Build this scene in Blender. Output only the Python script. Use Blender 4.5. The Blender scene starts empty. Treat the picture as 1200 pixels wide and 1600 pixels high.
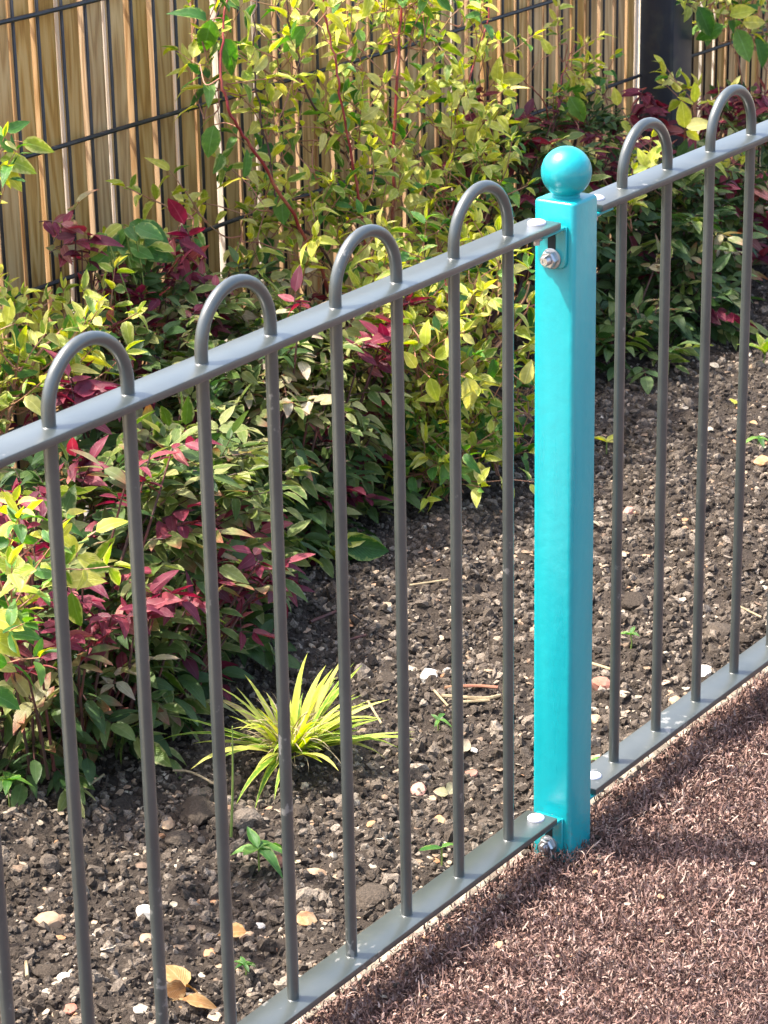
import bpy, math, random
import numpy as np
from mathutils import Matrix, Vector, Euler

random.seed(7)
rng = np.random.default_rng(7)
SC = bpy.context.scene
COL = SC.collection

# ------------------------------------------------------------------ camera
CAM = np.array([-2.2284, -1.4077, 1.4542])
YAW, PIT, ROL, F = 0.613159, 0.364118, -0.018842, 4169.37
_f = np.array([math.cos(YAW)*math.cos(PIT), math.sin(YAW)*math.cos(PIT), -math.sin(PIT)])
_r = np.array([math.sin(YAW), -math.cos(YAW), 0.0])
_u = np.cross(_r, _f)
_r2 = math.cos(ROL)*_r + math.sin(ROL)*_u
_u2 = -math.sin(ROL)*_r + math.cos(ROL)*_u
cd = bpy.data.cameras.new('camera')
cam = bpy.data.objects.new('camera', cd)
COL.objects.link(cam)
M = Matrix(((_r2[0], _u2[0], -_f[0], CAM[0]), (_r2[1], _u2[1], -_f[1], CAM[1]), (_r2[2], _u2[2], -_f[2], CAM[2]), (0, 0, 0, 1)))
cam.matrix_world = M
cd.sensor_fit = 'VERTICAL'
cd.sensor_height = 24
cd.lens = 24*F/1600
cd.clip_start = 0.05
cd.clip_end = 500
cd.dof.use_dof = True
cd.dof.focus_distance = 3.1
cd.dof.aperture_fstop = 20
SC.camera = cam

# ------------------------------------------------------------------ light
SUN_EL = math.radians(60)
SUN_DIR = np.array([-0.45, 0.89, 0.0]); SUN_DIR /= np.linalg.norm(SUN_DIR)
w = bpy.data.worlds.new('World'); SC.world = w; w.use_nodes = True
nt = w.node_tree
sky = nt.nodes.new('ShaderNodeTexSky'); sky.sky_type = 'NISHITA'; sky.sun_disc = False
sky.sun_elevation = SUN_EL
sky.sun_rotation = math.atan2(SUN_DIR[0], SUN_DIR[1])
sky.air_density = 1.0; sky.dust_density = 5.0; sky.ozone_density = 1.0
bg = nt.nodes['Background']; bg.inputs[1].default_value = 0.15
nt.links.new(sky.outputs[0], bg.inputs[0])
sd = bpy.data.lights.new('sun', 'SUN'); sd.energy = 2.9; sd.angle = math.radians(0.9); sd.color = (1.0, 0.94, 0.82)
sun = bpy.data.objects.new('sun', sd); COL.objects.link(sun)
sv = Vector((SUN_DIR[0]*math.cos(SUN_EL), SUN_DIR[1]*math.cos(SUN_EL), math.sin(SUN_EL)))
sun.rotation_euler = sv.to_track_quat('Z', 'Y').to_euler()
SC.view_settings.view_transform = 'Standard'
SC.view_settings.look = 'None'
SC.view_settings.exposure = 1.75
SC.view_settings.gamma = 1.0
SC.view_settings.use_curve_mapping = False
SC.cycles.max_bounces = 8
SC.cycles.transmission_bounces = 6
SC.cycles.transparent_max_bounces = 8

# ------------------------------------------------------------------ helpers
def ray(px, py):
    return _f + _r2*(px-600)/F + _u2*(800-py)/F
def P(px, py, y):                       # world point seen at a photo pixel on the vertical plane y
    d = ray(px, py); t = (y-CAM[1])/d[1]
    return CAM + d*t
def G(px, py, z=0.0):
    d = ray(px, py); t = (z-CAM[2])/d[2]
    return CAM + d*t
def project(pts):
    d = np.asarray(pts)-CAM
    z = d@_f
    return np.stack([600+F*(d@_r2)/z, 800-F*(d@_u2)/z, z], -1)

def tag(o, label=None, cat=None, group=None, kind=None):
    if label: o['label'] = label
    if cat: o['category'] = cat
    if group: o['group'] = group
    if kind: o['kind'] = kind
    return o
def empty(name, loc, label=None, cat=None, group=None):
    o = bpy.data.objects.new(name, None); COL.objects.link(o); o.location = Vector(loc)
    o.empty_display_size = 0.05
    return tag(o, label, cat, group)
def link(name, me, parent=None):
    o = bpy.data.objects.new(name, me); COL.objects.link(o)
    if parent is not None:
        o.parent = parent
        root = parent
        off = Vector((0, 0, 0))
        while root is not None:
            off += root.location; root = root.parent
        o.location = -off
    return o
def mesh_np(name, V, faces_flat, loop_tot, mats, smooth=True, uv=None, midx=None):
    me = bpy.data.meshes.new(name)
    V = np.asarray(V, dtype=np.float32)
    ff = np.asarray(faces_flat, dtype=np.int32); lt = np.asarray(loop_tot, dtype=np.int32)
    me.vertices.add(len(V)); me.vertices.foreach_set('co', V.ravel())
    me.loops.add(len(ff)); me.loops.foreach_set('vertex_index', ff)
    me.polygons.add(len(lt))
    ls = np.zeros(len(lt), dtype=np.int32); ls[1:] = np.cumsum(lt)[:-1]
    me.polygons.foreach_set('loop_start', ls)
    if midx is not None: me.polygons.foreach_set('material_index', np.asarray(midx, dtype=np.int32))
    me.polygons.foreach_set('use_smooth', np.full(len(lt), smooth, dtype=bool))
    for m in (mats if isinstance(mats, (list, tuple)) else [mats]): me.materials.append(m)
    me.update(calc_edges=True)
    if uv is not None:
        l = me.uv_layers.new(name='UVMap')
        l.data.foreach_set('uv', np.asarray(uv, dtype=np.float32)[ff].ravel())
    me.validate()
    return me

class MB:
    """collects verts / faces / uv / material slots of one mesh"""
    def __init__(s): s.V = []; s.Fc = []; s.mi = []
    def add(s, V, Fc, mi=0):
        b = len(s.V); s.V += [tuple(v) for v in V]
        s.Fc += [tuple(i+b for i in f) for f in Fc]; s.mi += [mi]*len(Fc)
    def box(s, lo, hi, mi=0):
        x0, y0, z0 = lo; x1, y1, z1 = hi
        V = [(x0,y0,z0),(x1,y0,z0),(x1,y1,z0),(x0,y1,z0),(x0,y0,z1),(x1,y0,z1),(x1,y1,z1),(x0,y1,z1)]
        s.add(V, [(0,3,2,1),(4,5,6,7),(0,1,5,4),(1,2,6,5),(2,3,7,6),(3,0,4,7)], mi)
    def tube(s, pts, rad, n=10, mi=0, caps=True):
        pts = [np.array(p, float) for p in pts]
        if not hasattr(rad, '__len__'): rad = [rad]*len(pts)
        V = []; prev = None
        for i, p in enumerate(pts):
            t = pts[min(i+1, len(pts)-1)]-pts[max(i-1, 0)]; t /= (np.linalg.norm(t)+1e-9)
            if prev is None:
                a = np.array([0, 0, 1.0]) if abs(t[2]) < .9 else np.array([0, 1.0, 0])
                u = np.cross(a, t)
            else: u = prev-t*(prev@t)
            u /= (np.linalg.norm(u)+1e-9); prev = u; v = np.cross(t, u)
            for k in range(n):
                a = 2*math.pi*k/n
                V.append(p+rad[i]*(math.cos(a)*u+math.sin(a)*v))
        Fc = []
        for i in range(len(pts)-1):
            for k in range(n):
                a = i*n+k; b = i*n+(k+1) % n
                Fc.append((a, b, b+n, a+n))
        if caps:
            Fc.append(tuple(range(n-1, -1, -1))); Fc.append(tuple(range((len(pts)-1)*n, len(pts)*n)))
        s.add(V, Fc, mi)
    def lathe(s, prof, c, axis='z', n=24, mi=0, sign=1):
        V = []
        for (r, h) in prof:
            for k in range(n):
                a = 2*math.pi*k/n
                if axis == 'z': V.append((c[0]+r*math.cos(a), c[1]+r*math.sin(a), c[2]+h*sign))
                else: V.append((c[0]+h*sign, c[1]+r*math.cos(a), c[2]+r*math.sin(a)))
        Fc = []
        for i in range(len(prof)-1):
            for k in range(n):
                a = i*n+k; b = i*n+(k+1) % n
                Fc.append((a, b, b+n, a+n))
        Fc.append(tuple(range(n))); Fc.append(tuple(range((len(prof)-1)*n, len(prof)*n)))
        s.add(V, Fc, mi)
    def mesh(s, name, mats, smooth=True):
        me = bpy.data.meshes.new(name)
        me.from_pydata([tuple(map(float, v)) for v in s.V], [], s.Fc)
        for m in (mats if isinstance(mats, (list, tuple)) else [mats]): me.materials.append(m)
        me.polygons.foreach_set('material_index', s.mi)
        me.polygons.foreach_set('use_smooth', [smooth]*len(s.Fc))
        me.update()
        return me
    def build(s, name, mats, parent=None, smooth=True, bevel=0, seg=2, fixn=False):
        o = link(name, s.mesh(name, mats, smooth), parent)
        if fixn or bevel:
            import bmesh
            b = bmesh.new(); b.from_mesh(o.data); bmesh.ops.recalc_face_normals(b, faces=b.faces)
            if bevel:
                ed = [e for e in b.edges if len(e.link_faces) == 2 and e.calc_face_angle(0) > 0.6]
                bmesh.ops.bevel(b, geom=ed, offset=bevel, segments=seg, affect='EDGES', profile=0.5, clamp_overlap=True)
            b.to_mesh(o.data); b.free()
            o.data.polygons.foreach_set('use_smooth', [smooth]*len(o.data.polygons))
        if smooth:
            try: o.data.set_sharp_from_angle(angle=math.radians(40))
            except Exception: pass
        return o

# ------------------------------------------------------------------ materials
def new_mat(name):
    m = bpy.data.materials.new(name); m.use_nodes = True
    return m, m.node_tree, m.node_tree.nodes['Principled BSDF']
def N(nt, t, **kw):
    n = nt.nodes.new(t)
    for k, v in kw.items():
        if k.startswith('i_'): n.inputs[int(k[2:])].default_value = v
        else: setattr(n, k, v)
    return n
def ramp(nt, fac, cols, interp='LINEAR'):
    r = nt.nodes.new('ShaderNodeValToRGB'); r.color_ramp.interpolation = interp
    e = r.color_ramp.elements
    while len(e) > 2: e.remove(e[-1])
    for i, (p, c) in enumerate(cols):
        if i < 2: e[i].position = p; e[i].color = (*c, 1)
        else:
            x = e.new(p); x.color = (*c, 1)
    nt.links.new(fac, r.inputs[0])
    return r
def rand_value(nt):
    a = N(nt, 'ShaderNodeObjectInfo'); b = N(nt, 'ShaderNodeNewGeometry')
    s = N(nt, 'ShaderNodeMath', operation='ADD'); f = N(nt, 'ShaderNodeMath', operation='FRACT')
    nt.links.new(a.outputs['Random'], s.inputs[0]); nt.links.new(b.outputs['Random Per Island'], s.inputs[1])
    nt.links.new(s.outputs[0], f.inputs[0])
    return f.outputs[0]

def leaf_mat(name, cols, margin=None, margin_w=0.3, margin_amt=0.7, rough=0.42, trans=0.38, veins=0.25, tip=None, spec=.45):
    m, nt, p = new_mat(name)
    L = nt.links.new
    rv = rand_value(nt)
    c = ramp(nt, rv, cols).outputs[0]
    uv = N(nt, 'ShaderNodeTexCoord')
    sp = N(nt, 'ShaderNodeSeparateXYZ'); L(uv.outputs['UV'], sp.inputs[0])
    # |u-0.5|*2
    a = N(nt, 'ShaderNodeMath', operation='SUBTRACT', i_1=0.5); L(sp.outputs[0], a.inputs[0])
    b = N(nt, 'ShaderNodeMath', operation='ABSOLUTE'); L(a.outputs[0], b.inputs[0])
    e = N(nt, 'ShaderNodeMath', operation='MULTIPLY', i_1=2.0); L(b.outputs[0], e.inputs[0])
    noi = N(nt, 'ShaderNodeTexNoise'); noi.inputs['Scale'].default_value = 160; noi.inputs['Detail'].default_value = 3
    gp = N(nt, 'ShaderNodeNewGeometry'); L(gp.outputs['Position'], noi.inputs['Vector'])
    if margin:
        s = N(nt, 'ShaderNodeMath', operation='ADD'); L(e.outputs[0], s.inputs[0])
        nn = N(nt, 'ShaderNodeMath', operation='MULTIPLY_ADD', i_1=1.1, i_2=-0.55); L(noi.outputs[0], nn.inputs[0]); L(nn.outputs[0], s.inputs[1])
        mr = N(nt, 'ShaderNodeMapRange'); L(s.outputs[0], mr.inputs[0])
        mr.inputs[1].default_value = 1-margin_w-.12; mr.inputs[2].default_value = 1-margin_w+.12; mr.inputs[4].default_value = margin_amt
        mx = N(nt, 'ShaderNodeMix', data_type='RGBA'); L(mr.outputs[0], mx.inputs[0]); L(c, mx.inputs[6]); mx.inputs[7].default_value = (*margin, 1)
        c = mx.outputs[2]
    if tip:
        mr = N(nt, 'ShaderNodeMapRange'); L(sp.outputs[1], mr.inputs[0]); mr.inputs[1].default_value = .45; mr.inputs[2].default_value = 1.05; mr.inputs[4].default_value = .85
        mx = N(nt, 'ShaderNodeMix', data_type='RGBA'); L(mr.outputs[0], mx.inputs[0]); L(c, mx.inputs[6]); mx.inputs[7].default_value = (*tip, 1)
        c = mx.outputs[2]
    # midrib, a paler thin line
    mr = N(nt, 'ShaderNodeMapRange'); L(e.outputs[0], mr.inputs[0]); mr.inputs[1].default_value = .10; mr.inputs[2].default_value = .02; mr.inputs[4].default_value = veins
    hs = N(nt, 'ShaderNodeHueSaturation'); hs.inputs['Value'].default_value = 2.0; hs.inputs['Saturation'].default_value = .7; L(c, hs.inputs['Color'])
    mx = N(nt, 'ShaderNodeMix', data_type='RGBA'); L(mr.outputs[0], mx.inputs[0]); L(c, mx.inputs[6]); L(hs.outputs[0], mx.inputs[7]); c = mx.outputs[2]
    # blotchy value
    hv = N(nt, 'ShaderNodeHueSaturation'); L(c, hv.inputs['Color'])
    vv = N(nt, 'ShaderNodeMath', operation='MULTIPLY_ADD', i_1=.7, i_2=.65); L(noi.outputs[0], vv.inputs[0]); L(vv.outputs[0], hv.inputs['Value']); c = hv.outputs[0]
    # side veins as bump
    wv = N(nt, 'ShaderNodeTexWave', wave_type='BANDS', bands_direction='DIAGONAL'); wv.inputs['Scale'].default_value = 3.2
    cb = N(nt, 'ShaderNodeCombineXYZ'); L(e.outputs[0], cb.inputs[0])
    sc = N(nt, 'ShaderNodeMath', operation='MULTIPLY', i_1=-2.2); L(sp.outputs[1], sc.inputs[0]); L(sc.outputs[0], cb.inputs[1]); L(cb.outputs[0], wv.inputs['Vector'])
    bp = N(nt, 'ShaderNodeBump'); bp.inputs['Strength'].default_value = .35; bp.inputs['Distance'].default_value = .0012; L(wv.outputs[0], bp.inputs['Height'])
    L(bp.outputs[0], p.inputs['Normal'])
    L(c, p.inputs['Base Color']); p.inputs['Roughness'].default_value = rough
    p.inputs['Specular IOR Level'].default_value = spec
    tr = N(nt, 'ShaderNodeBsdfTranslucent')
    hs2 = N(nt, 'ShaderNodeHueSaturation'); hs2.inputs['Saturation'].default_value = 1.25; hs2.inputs['Value'].default_value = 1.15; L(c, hs2.inputs['Color']); L(hs2.outputs[0], tr.inputs[0])
    ms = N(nt, 'ShaderNodeMixShader', i_0=trans); L(p.outputs[0], ms.inputs[1]); L(tr.outputs[0], ms.inputs[2])
    L(ms.outputs[0], nt.nodes['Material Output'].inputs[0])
    return m

CREAM = (.62, .58, .30)
M_gold = leaf_mat('leaf_golden', [(0, (.13,.25,.03)), (.2, (.25,.36,.04)), (.45, (.42,.48,.065)), (.75, (.56,.57,.10)), (1, (.66,.62,.20))], margin=(.68,.64,.24), margin_w=.32, margin_amt=.6)
M_gold2 = leaf_mat('leaf_bright_yellow', [(0, (.45,.52,.05)), (.5, (.62,.62,.08)), (1, (.66,.60,.22))], margin=(.68,.62,.2), margin_w=.25, margin_amt=.5, trans=.45)
M_green = leaf_mat('leaf_green', [(0, (.04,.13,.022)), (.5, (.085,.23,.038)), (1, (.18,.34,.06))], margin=(.45,.5,.14), margin_w=.12, margin_amt=.4)
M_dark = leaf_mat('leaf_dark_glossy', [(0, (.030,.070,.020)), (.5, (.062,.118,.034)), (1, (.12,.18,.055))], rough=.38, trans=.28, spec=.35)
M_olive = leaf_mat('leaf_olive', [(0, (.07,.13,.025)), (.4, (.14,.20,.045)), (.75, (.25,.29,.085)), (1, (.40,.40,.16))], margin=(.46,.42,.2), margin_w=.2, margin_amt=.45, rough=.42, trans=.34, spec=.35)
M_tinged = leaf_mat('leaf_red_tinged', [(0, (.12,.16,.05)), (.5, (.24,.24,.09)), (1, (.36,.30,.16))], tip=(.34,.07,.06), rough=.36, trans=.3)
M_red = leaf_mat('leaf_crimson', [(0, (.095,.014,.030)), (.3, (.18,.024,.050)), (.6, (.26,.042,.070)), (.85, (.34,.078,.095)), (1, (.42,.17,.14))], rough=.42, trans=.36, veins=.4, spec=.4)
M_cream = leaf_mat('leaf_pale_cream', [(0, (.36,.34,.18)), (.5, (.48,.44,.27)), (1, (.58,.50,.36))], tip=(.46,.30,.22), trans=.35)

def simple_mat(name, col, rough=.5, metal=0, noise=None, bump=None, spec=.5):
    m, nt, p = new_mat(name); L = nt.links.new
    p.inputs['Base Color'].default_value = (*col, 1); p.inputs['Roughness'].default_value = rough; p.inputs['Metallic'].default_value = metal
    p.inputs['Specular IOR Level'].default_value = spec
    tc = N(nt, 'ShaderNodeTexCoord')
    if noise:
        s, c2, lo, hi = noise
        n = N(nt, 'ShaderNodeTexNoise'); n.inputs['Scale'].default_value = s; n.inputs['Detail'].default_value = 6; L(tc.outputs['Object'], n.inputs['Vector'])
        r = ramp(nt, n.outputs[0], [(lo, col), (hi, c2)]); L(r.outputs[0], p.inputs['Base Color'])
    if bump:
        s, st, d = bump
        n = N(nt, 'ShaderNodeTexNoise'); n.inputs['Scale'].default_value = s; n.inputs['Detail'].default_value = 5; L(tc.outputs['Object'], n.inputs['Vector'])
        b = N(nt, 'ShaderNodeBump'); b.inputs['Strength'].default_value = st; b.inputs['Distance'].default_value = d
        L(n.outputs[0], b.inputs['Height']); L(b.outputs[0], p.inputs['Normal'])
    return m

def mat_powder():
    m, nt, p = new_mat('grey_powder_coat'); L = nt.links.new
    g = N(nt, 'ShaderNodeNewGeometry')
    n = N(nt, 'ShaderNodeTexNoise'); n.inputs['Scale'].default_value = 14; n.inputs['Detail'].default_value = 7; n.inputs['Roughness'].default_value = .65; L(g.outputs['Position'], n.inputs['Vector'])
    r = ramp(nt, n.outputs[0], [(.35, (.040,.050,.049)), (.65, (.062,.072,.069))])
    # dust specks and dried splashes
    n2 = N(nt, 'ShaderNodeTexNoise'); n2.inputs['Scale'].default_value = 95; n2.inputs['Detail'].default_value = 4; L(g.outputs['Position'], n2.inputs['Vector'])
    n3 = N(nt, 'ShaderNodeTexNoise'); n3.inputs['Scale'].default_value = 9; n3.inputs['Detail'].default_value = 2; L(g.outputs['Position'], n3.inputs['Vector'])
    mu = N(nt, 'ShaderNodeMath', operation='MULTIPLY'); L(n2.outputs[0], mu.inputs[0]); L(n3.outputs[0], mu.inputs[1])
    r2 = ramp(nt, mu.outputs[0], [(.405, (0, 0, 0)), (.44, (.45, .45, .45))])
    mx = N(nt, 'ShaderNodeMix', data_type='RGBA'); L(r2.outputs[0], mx.inputs[0]); L(r.outputs[0], mx.inputs[6]); mx.inputs[7].default_value = (.34,.33,.31,1)
    L(mx.outputs[2], p.inputs['Base Color'])
    rr = N(nt, 'ShaderNodeMapRange'); L(n.outputs[0], rr.inputs[0]); rr.inputs[3].default_value = .34; rr.inputs[4].default_value = .48; L(rr.outputs[0], p.inputs['Roughness'])
    p.inputs['Metallic'].default_value = 0; p.inputs['Specular IOR Level'].default_value = .4
    p.inputs['Coat Weight'].default_value = 1.0; p.inputs['Coat Roughness'].default_value = .30; p.inputs['Coat IOR'].default_value = 1.62
    n4 = N(nt, 'ShaderNodeTexNoise'); n4.inputs['Scale'].default_value = 900; L(g.outputs['Position'], n4.inputs['Vector'])
    n5 = N(nt, 'ShaderNodeTexNoise'); n5.inputs['Scale'].default_value = 45; L(g.outputs['Position'], n5.inputs['Vector'])
    ad = N(nt, 'ShaderNodeMath', operation='MULTIPLY_ADD', i_1=.25); L(n4.outputs[0], ad.inputs[0]); L(n5.outputs[0], ad.inputs[2])
    b = N(nt, 'ShaderNodeBump'); b.inputs['Strength'].default_value = .25; b.inputs['Distance'].default_value = .0012; L(ad.outputs[0], b.inputs['Height']); L(b.outputs[0], p.inputs['Normal'])
    return m
M_steel = mat_powder()

def mat_turq():
    m, nt, p = new_mat('turquoise_gloss_paint'); L = nt.links.new
    g = N(nt, 'ShaderNodeNewGeometry')
    mp = N(nt, 'ShaderNodeMapping'); mp.inputs['Scale'].default_value = (60, 60, 5); L(g.outputs['Position'], mp.inputs['Vector'])
    n = N(nt, 'ShaderNodeTexNoise'); n.inputs['Scale'].default_value = 1; n.inputs['Detail'].default_value = 6; L(mp.outputs[0], n.inputs['Vector'])
    r = ramp(nt, n.outputs[0], [(.3, (.003,.31,.355)), (.7, (.008,.36,.395))])
    n2 = N(nt, 'ShaderNodeTexNoise'); n2.inputs['Scale'].default_value = 160; n2.inputs['Detail'].default_value = 5; L(g.outputs['Position'], n2.inputs['Vector'])
    r2 = ramp(nt, n2.outputs[0], [(.76, (0, 0, 0)), (.82, (.35, .35, .35))])
    mx = N(nt, 'ShaderNodeMix', data_type='RGBA'); L(r2.outputs[0], mx.inputs[0]); L(r.outputs[0], mx.inputs[6]); mx.inputs[7].default_value = (.35,.62,.62,1)
    L(mx.outputs[2], p.inputs['Base Color'])
    # soil splash that thins out up the shaft
    sz_ = N(nt, 'ShaderNodeSeparateXYZ'); L(g.outputs['Position'], sz_.inputs[0])
    zr = N(nt, 'ShaderNodeMapRange'); L(sz_.outputs[2], zr.inputs[0]); zr.inputs[1].default_value = 0; zr.inputs[2].default_value = .12; zr.inputs[3].default_value = .20; zr.inputs[4].default_value = .0
    nd = N(nt, 'ShaderNodeTexNoise'); nd.inputs['Scale'].default_value = 210; nd.inputs['Detail'].default_value = 5; nd.inputs['Roughness'].default_value = .7; L(g.outputs['Position'], nd.inputs['Vector'])
    sa = N(nt, 'ShaderNodeMath', operation='ADD'); L(nd.outputs[0], sa.inputs[0]); L(zr.outputs[0], sa.inputs[1])
    rd = ramp(nt, sa.outputs[0], [(.70, (0, 0, 0)), (.86, (.7, .7, .7))])
    mx2 = N(nt, 'ShaderNodeMix', data_type='RGBA'); L(rd.outputs[0], mx2.inputs[0]); L(mx.outputs[2], mx2.inputs[6]); mx2.inputs[7].default_value = (.16,.13,.10,1)
    L(mx2.outputs[2], p.inputs['Base Color'])
    rr = N(nt, 'ShaderNodeMapRange'); L(n.outputs[0], rr.inputs[0]); rr.inputs[3].default_value = .20; rr.inputs[4].default_value = .42; L(rr.outputs[0], p.inputs['Roughness'])
    n3 = N(nt, 'ShaderNodeTexNoise'); n3.inputs['Scale'].default_value = 70; n3.inputs['Detail'].default_value = 3; L(g.outputs['Position'], n3.inputs['Vector'])
    b = N(nt, 'ShaderNodeBump'); b.inputs['Strength'].default_value = .34; b.inputs['Distance'].default_value = .002; L(n3.outputs[0], b.inputs['Height']); L(b.outputs[0], p.inputs['Normal'])
    p.inputs['Coat Weight'].default_value = .4; p.inputs['Coat Roughness'].default_value = .15
    return m
M_turq = mat_turq()
M_zinc = simple_mat('zinc_plated_metal', (.62,.62,.63), rough=.30, metal=.85, noise=(60, (.40,.41,.44), .35, .7), bump=(150, .3, .001))
M_capw = simple_mat('pale_dome_cap', (.74,.72,.80), rough=.35, noise=(40, (.62,.61,.68), .4, .7))
M_black = simple_mat('black_hole', (.012,.02,.022), rough=.8)
M_wire = simple_mat('black_coated_wire', (.022,.022,.025), rough=.42, noise=(40, (.05,.045,.042), .5, .8), bump=(160, .3, .001))
M_anth = simple_mat('anthracite_post_coat', (.026,.033,.046), rough=.42, noise=(30, (.06,.07,.06), .5, .85), bump=(300, .2, .0006))
M_kerb = simple_mat('concrete_kerb', (.36,.32,.25), rough=.9, noise=(45, (.16,.13,.10), .40, .62), bump=(120, .6, .004))
M_stem_red = simple_mat('red_bark', (.24,.018,.022), rough=.45, noise=(35, (.40,.12,.07), .45, .75))
M_stem_pink = simple_mat('pinkish_tan_bark', (.36,.14,.09), rough=.55, noise=(30, (.28,.17,.08), .4, .7))
M_stem_dark = simple_mat('dark_twig_bark', (.07,.035,.03), rough=.6, noise=(40, (.16,.04,.035), .45, .7))
M_stem_green = simple_mat('green_stem', (.22,.30,.07), rough=.5)

def mat_wood(name, edge=None):
    m, nt, p = new_mat(name); L = nt.links.new
    tc = N(nt, 'ShaderNodeTexCoord'); oi = N(nt, 'ShaderNodeObjectInfo')
    off = N(nt, 'ShaderNodeMath', operation='MULTIPLY', i_1=37.0); L(oi.outputs['Random'], off.inputs[0])
    cb = N(nt, 'ShaderNodeCombineXYZ'); L(off.outputs[0], cb.inputs[0]); L(off.outputs[0], cb.inputs[2])
    ad = N(nt, 'ShaderNodeVectorMath', operation='ADD'); L(tc.outputs['Object'], ad.inputs[0]); L(cb.outputs[0], ad.inputs[1])
    mp = N(nt, 'ShaderNodeMapping'); mp.inputs['Scale'].default_value = (1, 1, .085); L(ad.outputs[0], mp.inputs['Vector'])
    n = N(nt, 'ShaderNodeTexNoise'); n.inputs['Scale'].default_value = 26; n.inputs['Detail'].default_value = 2; L(mp.outputs[0], n.inputs['Vector'])
    k = N(nt, 'ShaderNodeMath', operation='MULTIPLY', i_1=46.0); L(n.outputs[0], k.inputs[0])
    s = N(nt, 'ShaderNodeMath', operation='SINE'); L(k.outputs[0], s.inputs[0])
    fib = N(nt, 'ShaderNodeTexNoise'); fib.inputs['Scale'].default_value = 420; fib.inputs['Detail'].default_value = 3
    mp2 = N(nt, 'ShaderNodeMapping'); mp2.inputs['Scale'].default_value = (1, 1, .03); L(ad.outputs[0], mp2.inputs['Vector']); L(mp2.outputs[0], fib.inputs['Vector'])
    sm = N(nt, 'ShaderNodeMath', operation='MULTIPLY_ADD', i_1=.30); L(s.outputs[0], sm.inputs[0]); L(fib.outputs[0], sm.inputs[2])
    if edge: r = ramp(nt, sm.outputs[0], [(.2, edge[0]), (.8, edge[1])])
    else: r = ramp(nt, sm.outputs[0], [(.05, (.38,.20,.065)), (.42, (.56,.335,.125)), (.90, (.66,.44,.20))])
    hv = N(nt, 'ShaderNodeHueSaturation'); L(r.outputs[0], hv.inputs['Color'])
    hh = N(nt, 'ShaderNodeMapRange'); L(oi.outputs['Random'], hh.inputs[0]); hh.inputs[3].default_value = .86; hh.inputs[4].default_value = 1.14; L(hh.outputs[0], hv.inputs['Value'])
    f2 = N(nt, 'ShaderNodeMath', operation='MULTIPLY', i_1=7.31); L(oi.outputs['Random'], f2.inputs[0]); f3 = N(nt, 'ShaderNodeMath', operation='FRACT'); L(f2.outputs[0], f3.inputs[0])
    h3 = N(nt, 'ShaderNodeMapRange'); L(f3.outputs[0], h3.inputs[0]); h3.inputs[3].default_value = .90; h3.inputs[4].default_value = 1.12; L(h3.outputs[0], hv.inputs['Saturation'])
    # grey-green weather stains running down
    st = N(nt, 'ShaderNodeTexNoise'); st.inputs['Scale'].default_value = 22; st.inputs['Detail'].default_value = 4; L(mp.outputs[0], st.inputs['Vector'])
    rs = ramp(nt, st.outputs[0], [(.55, (0, 0, 0)), (.75, (.35, .35, .35))])
    mx = N(nt, 'ShaderNodeMix', data_type='RGBA'); L(rs.outputs[0], mx.inputs[0]); L(hv.outputs[0], mx.inputs[6]); mx.inputs[7].default_value = (.38,.26,.10, 1) if not edge else (*edge[0], 1)
    L(mx.outputs[2], p.inputs['Base Color']); p.inputs['Roughness'].default_value = .62
    b = N(nt, 'ShaderNodeBump'); b.inputs['Strength'].default_value = .4; b.inputs['Distance'].default_value = .0012; L(sm.outputs[0], b.inputs['Height']); L(b.outputs[0], p.inputs['Normal'])
    return m
M_wood = mat_wood('treated_softwood')
M_edge_tan = mat_wood('slat_edge_tan', ((.40,.25,.12), (.60,.42,.24)))
M_edge_pale = mat_wood('slat_edge_painted_light', ((.80,.74,.64), (.88,.84,.77)))  # near-white colour imitates sunlight on slat sides and in the gaps

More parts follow.
